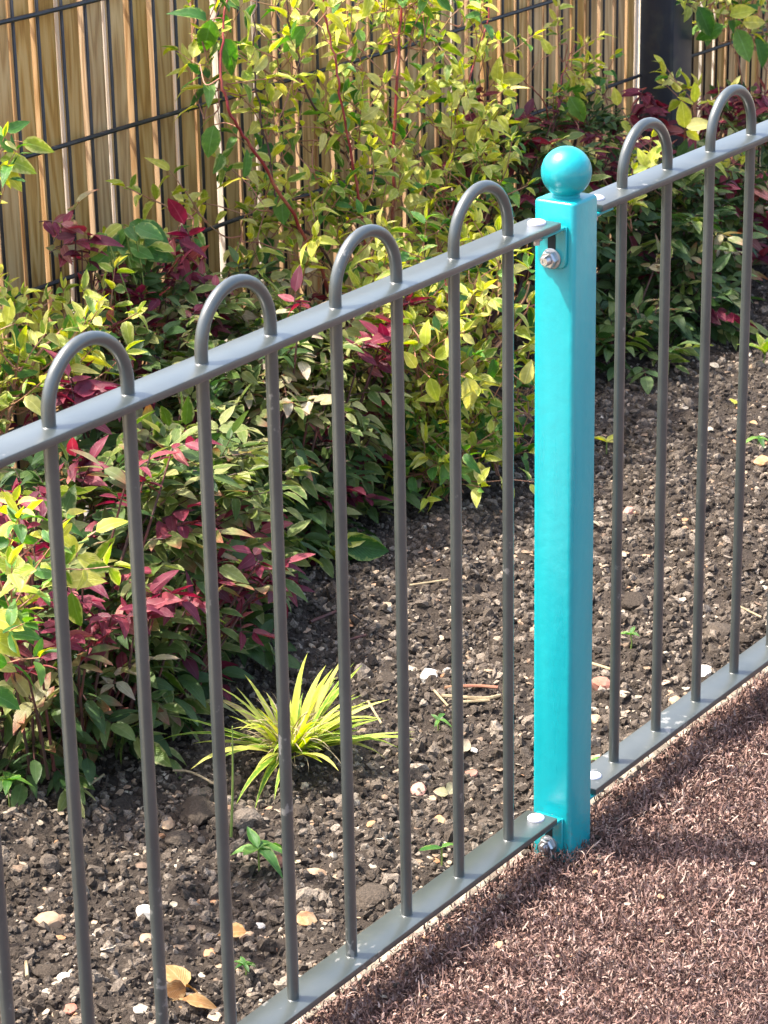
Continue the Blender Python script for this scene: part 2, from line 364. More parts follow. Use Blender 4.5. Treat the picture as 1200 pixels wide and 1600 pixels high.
def mat_soil():
    m, nt, p = new_mat('dark_soil'); L = nt.links.new
    g = N(nt, 'ShaderNodeNewGeometry')
    n = N(nt, 'ShaderNodeTexNoise'); n.inputs['Scale'].default_value = 230; n.inputs['Detail'].default_value = 8; n.inputs['Roughness'].default_value = .7; L(g.outputs['Position'], n.inputs['Vector'])
    r = ramp(nt, n.outputs[0], [(.3, (.030,.023,.018)), (.55, (.064,.050,.041)), (.75, (.12,.095,.078))])
    L(r.outputs[0], p.inputs['Base Color']); p.inputs['Roughness'].default_value = .95
    p.inputs['Specular IOR Level'].default_value = .2
    b = N(nt, 'ShaderNodeBump'); b.inputs['Strength'].default_value = 1; b.inputs['Distance'].default_value = .005; L(n.outputs[0], b.inputs['Height']); L(b.outputs[0], p.inputs['Normal'])
    return m
M_soil = mat_soil()
def mat_bits(name, cols, rough=.9, scale=170, bump=.5, interp='LINEAR'):
    m, nt, p = new_mat(name); L = nt.links.new
    rv = rand_value(nt)
    r = ramp(nt, rv, cols, interp)
    g = N(nt, 'ShaderNodeNewGeometry')
    n = N(nt, 'ShaderNodeTexNoise'); n.inputs['Scale'].default_value = scale; n.inputs['Detail'].default_value = 6; L(g.outputs['Position'], n.inputs['Vector'])
    hv = N(nt, 'ShaderNodeHueSaturation'); L(r.outputs[0], hv.inputs['Color'])
    mr = N(nt, 'ShaderNodeMapRange'); L(n.outputs[0], mr.inputs[0]); mr.inputs[1].default_value = .3; mr.inputs[2].default_value = .7; mr.inputs[3].default_value = .55; mr.inputs[4].default_value = 1.35; L(mr.outputs[0], hv.inputs['Value'])
    L(hv.outputs[0], p.inputs['Base Color']); p.inputs['Roughness'].default_value = rough; p.inputs['Specular IOR Level'].default_value = .3
    b = N(nt, 'ShaderNodeBump'); b.inputs['Strength'].default_value = bump; b.inputs['Distance'].default_value = .002; L(n.outputs[0], b.inputs['Height']); L(b.outputs[0], p.inputs['Normal'])
    return m
M_clod = mat_bits('soil_clod', [(0, (.034,.025,.019)), (.35, (.072,.055,.042)), (.72, (.122,.096,.076)), (.9, (.18,.145,.115)), (1, (.28,.23,.185))], scale=420, bump=1.0)
M_chip = mat_bits('pale_chips', [(0, (.16,.11,.08)), (.25, (.30,.21,.14)), (.5, (.33,.26,.19)), (.75, (.40,.35,.28)), (.9, (.40,.20,.10)), (1, (.46,.41,.34))], rough=.8)
M_blade = mat_bits('brown_turf_fibre', [(0, (.095,.050,.040)), (.35, (.185,.103,.084)), (.7, (.29,.178,.145)), (.92, (.41,.28,.235)), (1, (.52,.40,.33))], rough=.5, scale=60, bump=.1)
M_turfbase = simple_mat('brown_turf_backing', (.045,.024,.021), rough=.95, noise=(220, (.12,.07,.06), .4, .7), bump=(160, 1, .006))
M_grassb = leaf_mat('striped_grass_blade', [(0, (.12,.27,.03)), (.35, (.27,.42,.04)), (.7, (.47,.57,.055)), (.9, (.62,.64,.14)), (1, (.50,.40,.16))], margin=(.68,.66,.14), margin_w=.4, margin_amt=.6, veins=0, trans=.4)
M_straw = simple_mat('dry_straw', (.42,.33,.20), rough=.8, noise=(60, (.22,.16,.09), .4, .7))

# ------------------------------------------------------------------ large structure: ground, kerb
def vnoise(x, y, s, seed):
    r = np.random.default_rng(seed).random((256, 256))
    X = x/s; Y = y/s
    i = np.floor(X).astype(int); j = np.floor(Y).astype(int)
    fx = X-i; fy = Y-j; fx = fx*fx*(3-2*fx); fy = fy*fy*(3-2*fy)
    a = r[i % 256, j % 256]; b = r[(i+1) % 256, j % 256]; c = r[i % 256, (j+1) % 256]; d = r[(i+1) % 256, (j+1) % 256]
    return (a*(1-fx)+b*fx)*(1-fy)+(c*(1-fx)+d*fx)*fy
def soil_h(x, y):
    x = np.asarray(x, float); y = np.asarray(y, float)
    h = .026*(vnoise(x, y, .23, 1)-.5)+.022*(vnoise(x, y, .085, 2)-.5)+.014*(vnoise(x, y, .034, 3)-.5)+.009*(vnoise(x, y, .014, 4)-.5)
    edge = np.clip((y-.05)/.12, 0, 1)
    return -.012+h*(.45+.55*edge)

gp = MB(); gp.box((-60, -60, -.6), (60, 60, -.07))
tag(gp.build('ground', simple_mat('sandy_bounce_ground', (.36,.30,.21), rough=.95, noise=(3, (.28,.23,.16), .4, .7), bump=(40, 1, .02)), smooth=False), kind='structure')  # sandy colour invented for this off-frame ground, bounces warm light onto the fence
def grid_sheet(name, x0, x1, y0, y1, st, mat, hf, **kw):
    nx = int((x1-x0)/st)+1; ny = int((y1-y0)/st)+1
    X, Y = np.meshgrid(np.linspace(x0, x1, nx), np.linspace(y0, y1, ny))
    Z = hf(X, Y)
    V = np.stack([X.ravel(), Y.ravel(), Z.ravel()], 1)
    i = np.arange(nx-1)[None, :]+np.arange(ny-1)[:, None]*nx
    Fc = np.stack([i, i+1, i+1+nx, i+nx], -1).reshape(-1, 4)
    o = link(name, mesh_np(name, V, Fc.ravel(), np.full(len(Fc), 4), mat, smooth=True))
    return tag(o, **kw)
grid_sheet('soil_bed', -1.3, 4.2, .0505, 1.62, .0065, M_soil, soil_h, kind='structure')
tb = MB(); tb.box((-4, -5, -.06), (7, .016, -.004))
tag(tb.build('turf_surface', M_turfbase, smooth=False), kind='structure')
kb = MB()
for a_, c_ in ((-1.95, -.948), (-.945, .075), (.152, 1.10), (1.103, 2.10), (2.103, 3.10), (3.103, 4.10)):
    kb.box((a_, .017, -.05), (c_, .050, .008))
tag(kb.build('kerb', M_kerb, smooth=False, bevel=.003), kind='structure')

# ------------------------------------------------------------------ back fence
YB = 1.2
FTOP = 0.90
def slat_mesh(name, medge, w=.0425, d=.019):
    b = MB()
    x0, x1 = -w/2, w/2
    V = [(x0,0,0),(x1,0,0),(x1,d,0),(x0,d,0),(x0,0,FTOP),(x1,0,FTOP),(x1,d,FTOP),(x0,d,FTOP)]
    b.add(V, [(0,1,5,4)], 0); b.add(V, [(3,0,4,7)], 1); b.add(V, [(1,2,6,5),(2,3,7,6),(4,5,6,7),(0,3,2,1)], 0)
    import bmesh
    me = b.mesh(name, [M_wood, medge], smooth=False)
    bm = bmesh.new(); bm.from_mesh(me); bmesh.ops.remove_doubles(bm, verts=bm.verts, dist=1e-5); bmesh.ops.recalc_face_normals(bm, faces=bm.faces)
    bmesh.ops.bevel(bm, geom=[e for e in bm.edges if abs(e.verts[0].co.z-e.verts[1].co.z) > .5], offset=.0015, segments=1, affect='EDGES')
    bm.to_mesh(me); bm.free()
    return me
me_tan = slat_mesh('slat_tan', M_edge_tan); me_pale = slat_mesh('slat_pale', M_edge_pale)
bw = MB(); bw.tube([(0,0,0),(0,0,FTOP+.02)], .0026, 8); me_vw = bw.mesh('vertical_wire', M_wire)
pale_px = [108, 181, 278, 345, 410, 708]  # slats whose edges carry the painted-on sunlight
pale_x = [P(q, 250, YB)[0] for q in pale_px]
def fence_panel(x0, x1, label, phase):
    root = empty('slatted_timber_fence', ((x0+x1)/2, YB, 0), label, 'fence')
    x = phase
    while x < x0+.02: x += .0519
    xs = []
    while x+.0215 < x1+.001: xs.append(x); x += .0519
    end_gap = x1-(xs[-1]+.02125)
    for x in xs:
        left = x-.02125
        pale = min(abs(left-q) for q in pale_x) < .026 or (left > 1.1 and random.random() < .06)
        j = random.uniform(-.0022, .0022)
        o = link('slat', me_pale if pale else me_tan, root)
        o.location = Vector((x+j-root.location.x, random.uniform(0, .004), random.uniform(-.03, 0)))
        o.rotation_euler = (0, random.uniform(-.002, .002), random.uniform(-.05, .05))
        v = link('vertical_wire', me_vw, root); v.location = Vector((x-.0262-root.location.x, -.0065, 0))
    if end_gap > .012:      # a narrower closing slat at the end of the run
        w_ = end_gap-.009
        o = link('slat', me_tan, root); o.scale = (w_/.0425, 1, 1); o.location = Vector((x1-w_/2-root.location.x, .002, 0))
    for k in range(6):
        z = .568-.2*3+.2*k+.0
        if z < .0 or z > FTOP: continue
        h = MB()
        for dy in (-.0125,):
            pts = [(xx, YB+dy+random.uniform(-.0006, .0006), z+.002*math.sin(xx*3)+random.uniform(-.001, .001)) for xx in np.linspace(x0, x1, 24)]
            h.tube(pts, .0037, 8)
        h.build('horizontal_wire', M_wire, root)
        h2 = MB(); h2.tube([(x0, YB+.026, z), (x1, YB+.026, z)], .0037, 8); h2.build('horizontal_wire', M_wire, root)
    return root
PH = pale_x[0]+.02125
fence_panel(-1.3, 2.372, 'long timber slat fence with dark welded wires to the left of the anthracite post', PH-.0519*60)
fence_panel(2.475, 4.6, 'short run of timber slats and wires to the right of the anthracite post', PH-.0519*60)
root = empty('fence_post', (2.424, 1.16, 0), 'square anthracite steel post standing between two runs of timber slats', 'post')
b = MB(); b.box((2.384, 1.12, -.1), (2.462, 1.198, FTOP+.06)); b.build('shaft', M_anth, root, bevel=.004, seg=2)
b = MB(); b.box((2.380, 1.116, FTOP+.061), (2.466, 1.202, FTOP+.068)); b.build('cap', M_anth, root, bevel=.002)
# added whitish strip, stands in for bright light in the gap by the post
b = MB(); b.box((2.3765, 1.1985, 0), (2.3815, 1.204, FTOP)); o = b.build('gap_light_strip', M_edge_pale, root, smooth=False); o['label'] = 'thin whitish strip added as the bright gap beside the dark post'

# ------------------------------------------------------------------ hoop-top railing
ZT, ZB, RW = .749, .0605, .020
def rail_part(parent, name, x0, x1, z):
    b = MB(); b.box((x0, -RW, z-.008), (x1, RW, z)); return b.build(name, M_steel, parent, bevel=.0016, seg=2)
def hoop_mesh():
    b = MB(); R = .05
    pts = [(0,0,ZB-.004), (0,0,ZB+.25), (0,0,ZT-.2), (0,0,ZT+.011)]
    pts += [(R-R*math.cos(a), 0, ZT+.011+R*math.sin(a)) for a in np.linspace(0, math.pi, 19)[1:-1]]
    pts += [(2*R,0,ZT+.011), (2*R,0,ZT-.2), (2*R,0,ZB+.25), (2*R,0,ZB-.004)]
    b.tube(pts, .006, 14)
    # small weld fillets where the bar passes the rails
    for xx in (0, 2*R):
        for z, s in ((ZT, 1), (ZB, 1), (ZT-.008, -1)):
            b.lathe([(.0068, 0), (.0066, .0004), (.0061, .0007)], (xx, 0, z), n=14, sign=s)
    return b.mesh('hoop_bar', M_steel)
me_hoop = hoop_mesh()
me_hoop.set_sharp_from_angle(angle=math.radians(50))
def dome(parent, x, z, s=1.0):
    b = MB(); r = .0098*s
    b.lathe([(r, 0), (r, .0012), (r*.93, .0022), (r*.7, .0034), (r*.35, .0041), (.0006, .0043)], (x, 0, z), n=28)
    return b.build('dome_bolt', M_capw, parent, fixn=True)
def railing(x0, x1, bars, label, bolts):
    root = empty('hoop_top_railing', ((x0+x1)/2, 0, 0), label, 'railing')
    rail_part(root, 'top_rail', x0, x1, ZT); rail_part(root, 'bottom_rail', x0, x1, ZB)
    for xb in bars:
        o = link('hoop_bar', me_hoop, root); o.location = Vector((xb-root.location.x, 0, 0))
    for (x, z) in bolts: dome(root, x, z)
    return root
railing(-1.36, .0725, [-1.3+.2*k for k in range(7)], 'grey hoop-top railing panel left of the turquoise post, in front of red-leaved shrubs', [(.056, ZT), (.058, ZB)])
railing(.1565, 1.5, [.2315+.2*k for k in range(6)], 'grey hoop-top railing panel right of the turquoise post, running away beside brown turf', [(.175, ZT), (.184, ZB)])

# turquoise post
XC, H = .1145, .025
post = empty('ball_top_post', (XC, 0, 0), 'glossy turquoise square post topped by a ball, between two railing panels', 'post')
b = MB()
def rsq(h, r, z, n=5):
    out = []
    for cx, cy, a0 in ((1,1,0),(-1,1,90),(-1,-1,180),(1,-1,270)):
        for k in range(n):
            a = math.radians(a0+90*k/(n-1)); out.append((XC+cx*(h-r)+r*math.cos(a), cy*(h-r)+r*math.sin(a), z))
    return out
rings = [rsq(H, .0055, -.05), rsq(H, .0055, .762), rsq(H-.0006, .0052, .7635), rsq(H-.002, .0045, .7648), rsq(H-.004, .003, .7652)]
V = sum(rings, []); n = 20
Fc = [(i*n+k, i*n+(k+1) % n, (i+1)*n+(k+1) % n, (i+1)*n+k) for i in range(len(rings)-1) for k in range(n)]
Fc.append(tuple(range((len(rings)-1)*n, len(rings)*n)))
b.add(V, Fc); b.build('shaft', M_turq, post, fixn=True)
b = MB(); RB = .0268; zc = .7652+.0262
prof = [(.0145, -.0262), (.0148, -.0235)] + [(RB*math.cos(a), RB*math.sin(a)) for a in np.linspace(-1.02, 1.56, 18)]
b.lathe(prof, (XC, 0, zc), n=32); b.build('ball_finial', M_turq, post, fixn=True)
def bracket(side, z):
    # angle bracket: a plate flat on the post face and a lug under the rail
    xf = XC+side*H
    b = MB()
    t = .0035; zt = z-.0085; zb = zt-.046
    ys = .0175
    # rounded lower corners
    out = [(-ys, zt), (ys, zt)]
    for k in range(5):
        a = math.radians(-90*k/4); out.append((ys-.009+.009*math.cos(a), zb+.009+.009*math.sin(a)))
    for k in range(5):
        a = math.radians(-90-90*k/4); out.append((-ys+.009+.009*math.cos(a), zb+.009+.009*math.sin(a)))
    xa, xb2 = xf, xf+side*t
    V = [(xa, y, zz) for y, zz in out]+[(xb2, y, zz) for y, zz in out]; m = len(out)
    Fc = [tuple(range(m)), tuple(range(2*m-1, m-1, -1))]+[(i, (i+1) % m, m+(i+1) % m, m+i) for i in range(m)]
    b.add(V, Fc)
    lo, hi = sorted((xf+side*.001, xf+side*.046))
    b.box((lo, -.0165, zt-.0035), (hi, .0165, zt))
    # raised rim of the plate
    o = b.build('bracket', M_turq, post, fixn=True, bevel=.0008, seg=1)
    s = MB(); xs = xb2+side*.0004
    pts = []
    for k in range(9):
        a = math.radians(180*k/8); pts.append((xs, .0048*math.cos(a), zt-.012+.0048*math.sin(a)))
    for k in range(9):
        a = math.radians(180+180*k/8); pts.append((xs, .0048*math.cos(a), zt-.030+.0048*math.sin(a)))
    s.add(pts, [tuple(range(len(pts)))]); q = s.build('slot', M_black, o, smooth=False)
    bb = MB(); zc2 = z-.0445
    bb.lathe([(.0112, 0), (.0112, .0016), (.0100, .0020)], (xb2, 0, zc2), axis='x', n=28, sign=side)
    hexr = [(.0088, .0020), (.0096, .0030), (.0096, .0085), (.0084, .0098)]
    bb.lathe(hexr, (xb2, 0, zc2), axis='x', n=6, sign=side)
    bb.lathe([(.0050, .0098), (.0050, .0150), (.0042, .0160), (.0022, .0160), (.0020, .0152)], (xb2, 0, zc2), axis='x', n=18, sign=side)
    for k in range(4):
        bb.lathe([(.0050, .0104+.0012*k), (.0054, .0109+.0012*k), (.0050, .0114+.0012*k)], (xb2, 0, zc2), axis='x', n=18, sign=side)
    bo = bb.build('bolt', M_zinc, post, fixn=True)
    # nut under the rail lug
    nn = MB(); xn = xf+side*.034
    nn.lathe([(.0070, -.0003), (.0070, .0050), (.0062, .0060)], (xn, 0, zt-.0036), n=6, sign=-1)
    nn.lathe([(.0036, .006), (.0036, .0105), (.0030, .011)], (xn, 0, zt-.0036), n=14, sign=-1)
    nn.build('nut', M_zinc, post, fixn=True)
for sd_ in (-1, 1):
    for z in (ZT, ZB): bracket(sd_, z)

# ------------------------------------------------------------------ leaves
def leaf_tpl(width, curl, fold, wav, seed, st=(.16,.38,.62,.84), peak=.42):
    r = random.Random(seed)
    V = [(0, 0, 0)]; UV = [(.5, 0)]
    def bend(t): return -curl*t*t
    tw = r.uniform(-.25, .25)
    for t in st:
        wd = width/2*(math.sin(math.pi*min(1, t**(math.log(.5)/math.log(peak)))))**.85
        side = .05*math.sin(t*5+seed)
        z0 = bend(t)
        for s in (-1, 0, 1):
            z = z0+fold*abs(s)*wd+wav*math.sin(t*9+s*1.7+seed)*abs(s)
            z += tw*s*wd*t
            V.append((s*wd+side*width*.4, t, z)); UV.append((.5+.5*s, t))
    V.append((.04*math.sin(5+seed)*width, 1, bend(1.0))); UV.append((.5, 1))
    n = len(st); last = 1+3*n
    Fc = [(0, 2, 1), (0, 3, 2)]
    for i in range(n-1):
        a = 1+3*i; Fc += [(a, a+1, a+4, a+3), (a+1, a+2, a+5, a+4)]
    a = 1+3*(n-1); Fc += [(a, a+1, last), (a+1, a+2, last)]
    return np.array(V, float), Fc, np.array(UV)
TPL = {
  'ovate': [leaf_tpl(.46, c, f, .015, s) for s, (c, f) in enumerate([(.12,.35),(.35,.55),(.60,.3),(-.12,.6),(.22,.9),(.08,.2),(.9,.5)])],
  'narrow': [leaf_tpl(.40, c, f, .008, s+10, peak=.38) for s, (c, f) in enumerate([(.12,.25),(.30,.4),(.45,.3),(0,.5),(.2,.15)])],
}
_lm = {}
def leaf_mesh(shape, vi, mat):
    k = (shape, vi, mat.name)
    if k not in _lm:
        V, Fc, UV = TPL[shape][vi]
        flat = [i for f in Fc for i in f]
        _lm[k] = mesh_np('leaf', V, flat, [len(f) for f in Fc], mat, uv=UV)
    return _lm[k]
def basis(d, up, roll=0.0):
    d = d/np.linalg.norm(d); x = np.cross(d, up)
    if np.linalg.norm(x) < 1e-3: x = np.cross(d, np.array([1., .3, 0]))
    x /= np.linalg.norm(x); z = np.cross(x, d)
    c, s = math.cos(roll), math.sin(roll)
    return np.stack([c*x+s*z, d, -s*x+c*z], 1)        # columns: leaf x, y (length), z (normal)
class Plant:
    def __init__(s, name, label, cat, loc, group=None):
        s.root = empty(name, loc, label, cat, group); s.L = []
    def leaf(s, p, d, size, mat, shape='ovate', up=(0, 0, 1), roll=0.0, wmul=1.0):
        if p[2] < soil_h(p[0], p[1])+.004: return
        R = basis(np.asarray(d, float), np.asarray(up, float), roll); size *= 1.15; wmul *= 1.1
        s.L.append((np.asarray(p, float), R*np.array([size*wmul, size, size]), mat, shape, random.randrange(len(TPL[shape]))))
    def finish(s, maxn=300):
        if not s.L: return
        cen = np.array([l[0]+l[1][:, 1]*.5 for l in s.L])
        pr = project(cen); inf = (pr[:, 0] > -10) & (pr[:, 0] < 1210) & (pr[:, 1] > -10) & (pr[:, 1] < 1610)
        cell = {}
        order = np.argsort(pr[:, 2]); rank = np.zeros(len(s.L))
        for i in order:
            k = (int(pr[i, 0]//14), int(pr[i, 1]//14)); rank[i] = cell.get(k, 0); cell[k] = rank[i]+1
        size = np.array([np.linalg.norm(l[1][:, 1]) for l in s.L])
        score = rank+np.where(inf, 0, 50)-size*8
        idx = np.argsort(score)
        top, rest = idx[:maxn], idx[maxn:]
        base = s.root.location
        for i in top:
            p, A, mat, shape, vi = s.L[i]
            o = bpy.data.objects.new('leaf', leaf_mesh(shape, vi, mat)); COL.objects.link(o); o.parent = s.root
            o.matrix_local = Matrix(((A[0,0],A[0,1],A[0,2],p[0]-base.x),(A[1,0],A[1,1],A[1,2],p[1]-base.y),(A[2,0],A[2,1],A[2,2],p[2]-base.z),(0,0,0,1)))
        if len(rest):
            mats = []; VV = []; FF = []; LT = []; UU = []; MI = []; off = 0
            for i in rest:
                p, A, mat, shape, vi = s.L[i]
                V, Fc, UV = TPL[shape][vi]
                if mat not in mats: mats.append(mat)
                VV.append(V@A.T+p-np.array(base)); UU.append(UV)
                for f in Fc: FF += [j+off for j in f]; LT.append(len(f))
                MI += [mats.index(mat)]*len(Fc); off += len(V)
            o = link('foliage', mesh_np('foliage', np.concatenate(VV), FF, LT, mats, uv=np.concatenate(UU), midx=MI), s.root)
            o.location = (0, 0, 0); o['kind'] = 'stuff'

def rv(s=1.0): return rng.normal(0, s, 3)
def unit(v): v = np.asarray(v, float); return v/(np.linalg.norm(v)+1e-9)

# --- heavenly bamboo bushes: sprigs of narrow leaflets
def sprig(pl, tw, p, d, mat, size=.032, pairs=3, droop=.35, stemr=.0008):
    d = unit(d); up = unit(np.array([0, 0, 1.])+rv(.25)-.3*d)
    side = unit(np.cross(d, up)); ln = size*.55*(pairs+.6)
    pts = [p+d*ln*t+np.array([0, 0, -droop*ln*t*t*.6]) for t in np.linspace(0, 1, 5)]
    if tw is not None: tw.tube(pts, [stemr, stemr*.9, stemr*.8, stemr*.7, stemr*.5], 4, caps=False)
    for k in range(pairs):
        t = .25+.7*k/max(1, pairs-.4); q = p+d*ln*t+np.array([0, 0, -droop*ln*t*t*.6])
        for s in (-1, 1):
            if random.random() < .08: continue
            dd = unit(d*.65+side*s*1.0+np.array([0, 0, -droop*.9])+rv(.16))
            pl.leaf(q, dd, size*random.uniform(.7, 1.15), mat, 'narrow', up=up+rv(.3), roll=random.uniform(-.5, .5), wmul=random.uniform(.85, 1.2))
    pl.leaf(pts[-1], unit(d+np.array([0, 0, -droop])+rv(.1)), size*random.uniform(.9, 1.3), mat, 'narrow', up=up, roll=random.uniform(-.3, .3))

def pick(w):
    t = random.random()*sum(a for a, _ in w)
    for a, m in w:
        t -= a
        if t <= 0: return m
    return w[-1][1]

def nandina(label, loc, lobes, weights, reds=(), tipsz=.031, group='heavenly bamboo shrubs', front_red=None):
    pl = Plant('leafy_shrub', label, 'shrub', loc, group)
    tw = MB(); st = MB()
    base = np.array(loc, float)
    for (c, rad, n, wts, sz) in lobes:
        c = np.array(c, float); rad = np.array(rad, float)
        for i in range(n):
            v = unit(rv()); 
            if v[2] < -.55: v[2] = abs(v[2])
            k = random.uniform(.62, 1.0)**.6
            p = c+v*rad*k
            if p[2] < .012: continue
            d = unit(v*np.array([1, 1, .55])+np.array([0, -.12, .22])+rv(.3))
            clus = vnoise(np.array(p[0]+3), np.array(p[2]*1.3+p[1]+5), .075, 31)
            m = pick(wts)
            if clus > .62 and random.random() < .7: m = wts[0][1]
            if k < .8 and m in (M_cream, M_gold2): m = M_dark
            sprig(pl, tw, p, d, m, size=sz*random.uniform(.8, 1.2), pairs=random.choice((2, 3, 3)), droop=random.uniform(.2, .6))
        for i in range(4):
            g = base+np.array([random.uniform(-.05, .05), random.uniform(-.04, .04), -.02])
            e = c+unit(rv())*rad*.6
            mid = (g+e)/2+rv(.015); mid[2] = (g[2]+e[2])/2+.02
            st.tube([g, (g*2+mid)/3+rv(.004), mid, (mid+e)/2+rv(.006), e], [.0028, .0026, .0022, .0018, .0013], 6)
    for (px, py, y, m, sz) in reds:
        p = P(px, py, y)
        for q in range(2):
            a = random.uniform(0, 6.28)
            d = unit(np.array([.55*math.cos(a), .45*math.sin(a)-.35, random.uniform(.15, .8)]))
            pp = p-d*sz*.9 if q == 0 else p-d*sz*.9+rv(.014)
            sprig(pl, tw, pp, d, m if q == 0 else random.choice((m, m, m, m, T)), size=sz*random.uniform(.75, 1.0), pairs=random.choice((1, 2, 2)), droop=random.uniform(.2, .7))
        e = p; g = np.array([(p[0]*.6+base[0]*.4), p[1]+.03, max(.02, p[2]-.22)])
        st.tube([g, (g+e)/2+rv(.006), e], [.0022, .0018, .0011], 5)
    if tw.V:
        o = tw.build('twig', M_stem_dark, pl.root); o['kind'] = 'stuff'
    o = st.build('stem', M_stem_dark, pl.root)
    pl.finish()
    return pl

R = M_red; T = M_tinged; O = M_olive; D = M_dark; C_ = M_cream
def pc(px, py, y): return P(px, py, y)
def dots(lst, y, m, sz, jit=.02): return [(a, b, y+random.uniform(-jit, jit), m, sz*random.uniform(.85, 1.15)) for a, b in lst]

nandina('red and green leaved shrub behind the leftmost bars, crimson sprigs at its foot', (-.02, .76, 0),
    [(pc(150, 900, .76), (.19, .16, .15), 210, [(5, O), (3, D), (2, T), (3, R)], .030),
     (pc(60, 1010, .72), (.14, .12, .11), 110, [(4, O), (5, D), (3, R), (1, T)], .031),
     (pc(280, 830, .78), (.11, .12, .12), 110, [(7, O), (2, D), (1, T)], .030),
     (pc(330, 950, .74), (.07, .09, .10), 70, [(4, O), (3, D), (3, R)], .030),
     (pc(190, 1090, .68), (.12, .08, .075), 75, [(4, D), (4, O), (2, T)], .034),
     (pc(120, 1110, .66), (.15, .07, .06), 95, [(7, D), (3, O), (1, T)], .032),
     (pc(300, 1040, .68), (.09, .07, .07), 70, [(7, D), (3, O), (1, R)], .030)], None,
    reds=dots([(12,800),(30,850),(20,900),(45,870),(70,930),(60,760),(235,710),(270,700),(200,740)], .62, R, .032)
       + dots([(150,985),(175,960),(140,1000),(250,925),(240,945),(365,915),(395,935),(375,960),(405,875),(440,880),(340,985),(350,870),(330,900),(215,950),(130,905),(8,980),(25,1000),(60,985),(15,770),(0,840),(90,1000),(40,1040),(420,900),(300,930)], .57, R, .032)
       + dots([(60,1150),(160,1150),(150,1080),(50,1090),(250,1100)], .60, T, .038)
       + dots([(255,1110),(180,1060),(205,1040)], .585, C_, .030))
nandina('olive and cream leaved shrub behind the second hoop, with a few burgundy sprigs', (.66, .92, 0),
    [(pc(420, 640, .92), (.17, .14, .13), 200, [(8, O), (3, D), (2, C_), (1, T)], .027),
     (pc(330, 740, .88), (.10, .11, .12), 90, [(6, O), (5, D), (1, T)], .027),
     (pc(530, 680, .90), (.12, .11, .13), 110, [(7, O), (3, C_), (3, D), (1, R)], .028),
     (pc(450, 790, .86), (.11, .09, .08), 90, [(8, D), (3, O), (1, R)], .028),
     (pc(400, 850, .84), (.13, .08, .05), 80, [(8, D), (2, O), (1, T)], .029),
     (pc(560, 780, .86), (.10, .08, .06), 50, [(8, D), (2, O)], .028)], None,
    reds=dots([(560,700),(575,720),(548,710),(600,520),(620,500),(650,480),(665,465),(590,560),(605,590),(570,530),(640,470),(600,640),(470,470)], .80, R, .036)
       + dots([(490,600),(440,620),(560,650),(500,640),(520,590)], .80, C_, .028))
nandina('burgundy topped shrub against the timber slats at upper left', (.55, 1.04, 0),
    [(pc(250, 560, 1.02), (.15, .10, .10), 120, [(5, O), (4, D), (2, C_), (3, R)], .026),
     (pc(150, 640, 1.0), (.15, .10, .10), 80, [(3, O), (4, D), (4, R)], .028),
     (pc(370, 510, 1.03), (.10, .09, .08), 80, [(5, O), (3, C_), (2, D), (2, R)], .024)], None,
    reds=dots([(97,350),(118,375),(138,365),(128,392),(170,425),(150,415),(190,440),(200,455),(215,480),(185,470),(235,500),(250,520),(160,440),(210,500),(180,490),(265,545),(268,365),(285,395),(270,405)], 1.05, R, .034)
       + dots([(110,590),(130,610),(105,600),(120,600)], .86, R, .040)
       + dots([(320,560),(330,450),(450,500),(480,470),(500,480),(300,480)], .98, R, .028))
nandina('dark green shrub close to the turquoise post on its right, cream leaf tips', (1.72, .98, 0),
    [(pc(1010, 420, .98), (.19, .13, .16), 230, [(7, D), (3, O), (1, T), (1, C_)], .032),
     (pc(980, 560, .94), (.13, .12, .10), 130, [(8, D), (2, O)], .032),
     (pc(965, 590, .86), (.09, .09, .09), 90, [(7, D), (3, O), (1, T)], .034),
     (pc(1030, 500, .90), (.12, .10, .08), 80, [(7, D), (3, O), (1, R)], .033),
     (pc(1080, 320, 1.02), (.16, .10, .09), 110, [(4, D), (3, O), (2, C_), (2, R)], .027)], None,
    reds=dots([(1005,140),(1030,170),(1022,150),(1045,185),(1000,175),(1010,160)], 1.08, R, .042)
       + dots([(960,250),(950,270),(935,240),(965,290),(1040,235),(1020,255),(985,215),(970,230),(955,210),(925,225)], 1.02, R, .024)
       + dots([(985,500),(1000,470),(1030,400)], .86, T, .030))
nandina('dark shrub with large pinkish red leaves behind the far right hoops', (2.22, 1.02, 0),
    [(pc(1170, 400, 1.02), (.20, .13, .15), 210, [(7, D), (2, O), (2, R)], .036),
     (pc(1160, 250, 1.06), (.18, .10, .10), 100, [(4, D), (3, O), (4, R)], .028)], None,
    reds=dots([(1155,340),(1165,355),(1150,365),(1185,330),(1175,390),(1160,430),(1190,460),(1130,420),(1160,280),(1190,340),(1195,360),(1140,275)], .92, R, .048)
       + dots([(1125,140),(1135,165),(1150,150),(1165,145),(1175,175),(1140,180),(1110,170),(1190,150),(1180,205),(1195,190)], 1.08, R, .026))
nandina('grey green shrub with wine red twigs directly behind the ball finial', (1.62, 1.08, 0),
    [(pc(810, 290, 1.06), (.12, .08, .09), 100, [(7, D), (3, O), (3, R)], .030),
     (pc(900, 250, 1.08), (.12, .07, .08), 90, [(4, D), (2, O), (6, R)], .022),
     (pc(830, 380, 1.02), (.10, .08, .09), 70, [(7, D), (2, O)], .030)], None,
    reds=dots([(757,175),(768,200),(762,225),(772,190),(765,215)], 1.06, R, .036)
       + dots([(872,165),(880,150),(830,180),(850,190),(905,200),(915,215),(895,260),(905,280),(890,240),(930,260),(810,190)], 1.06, R, .020))

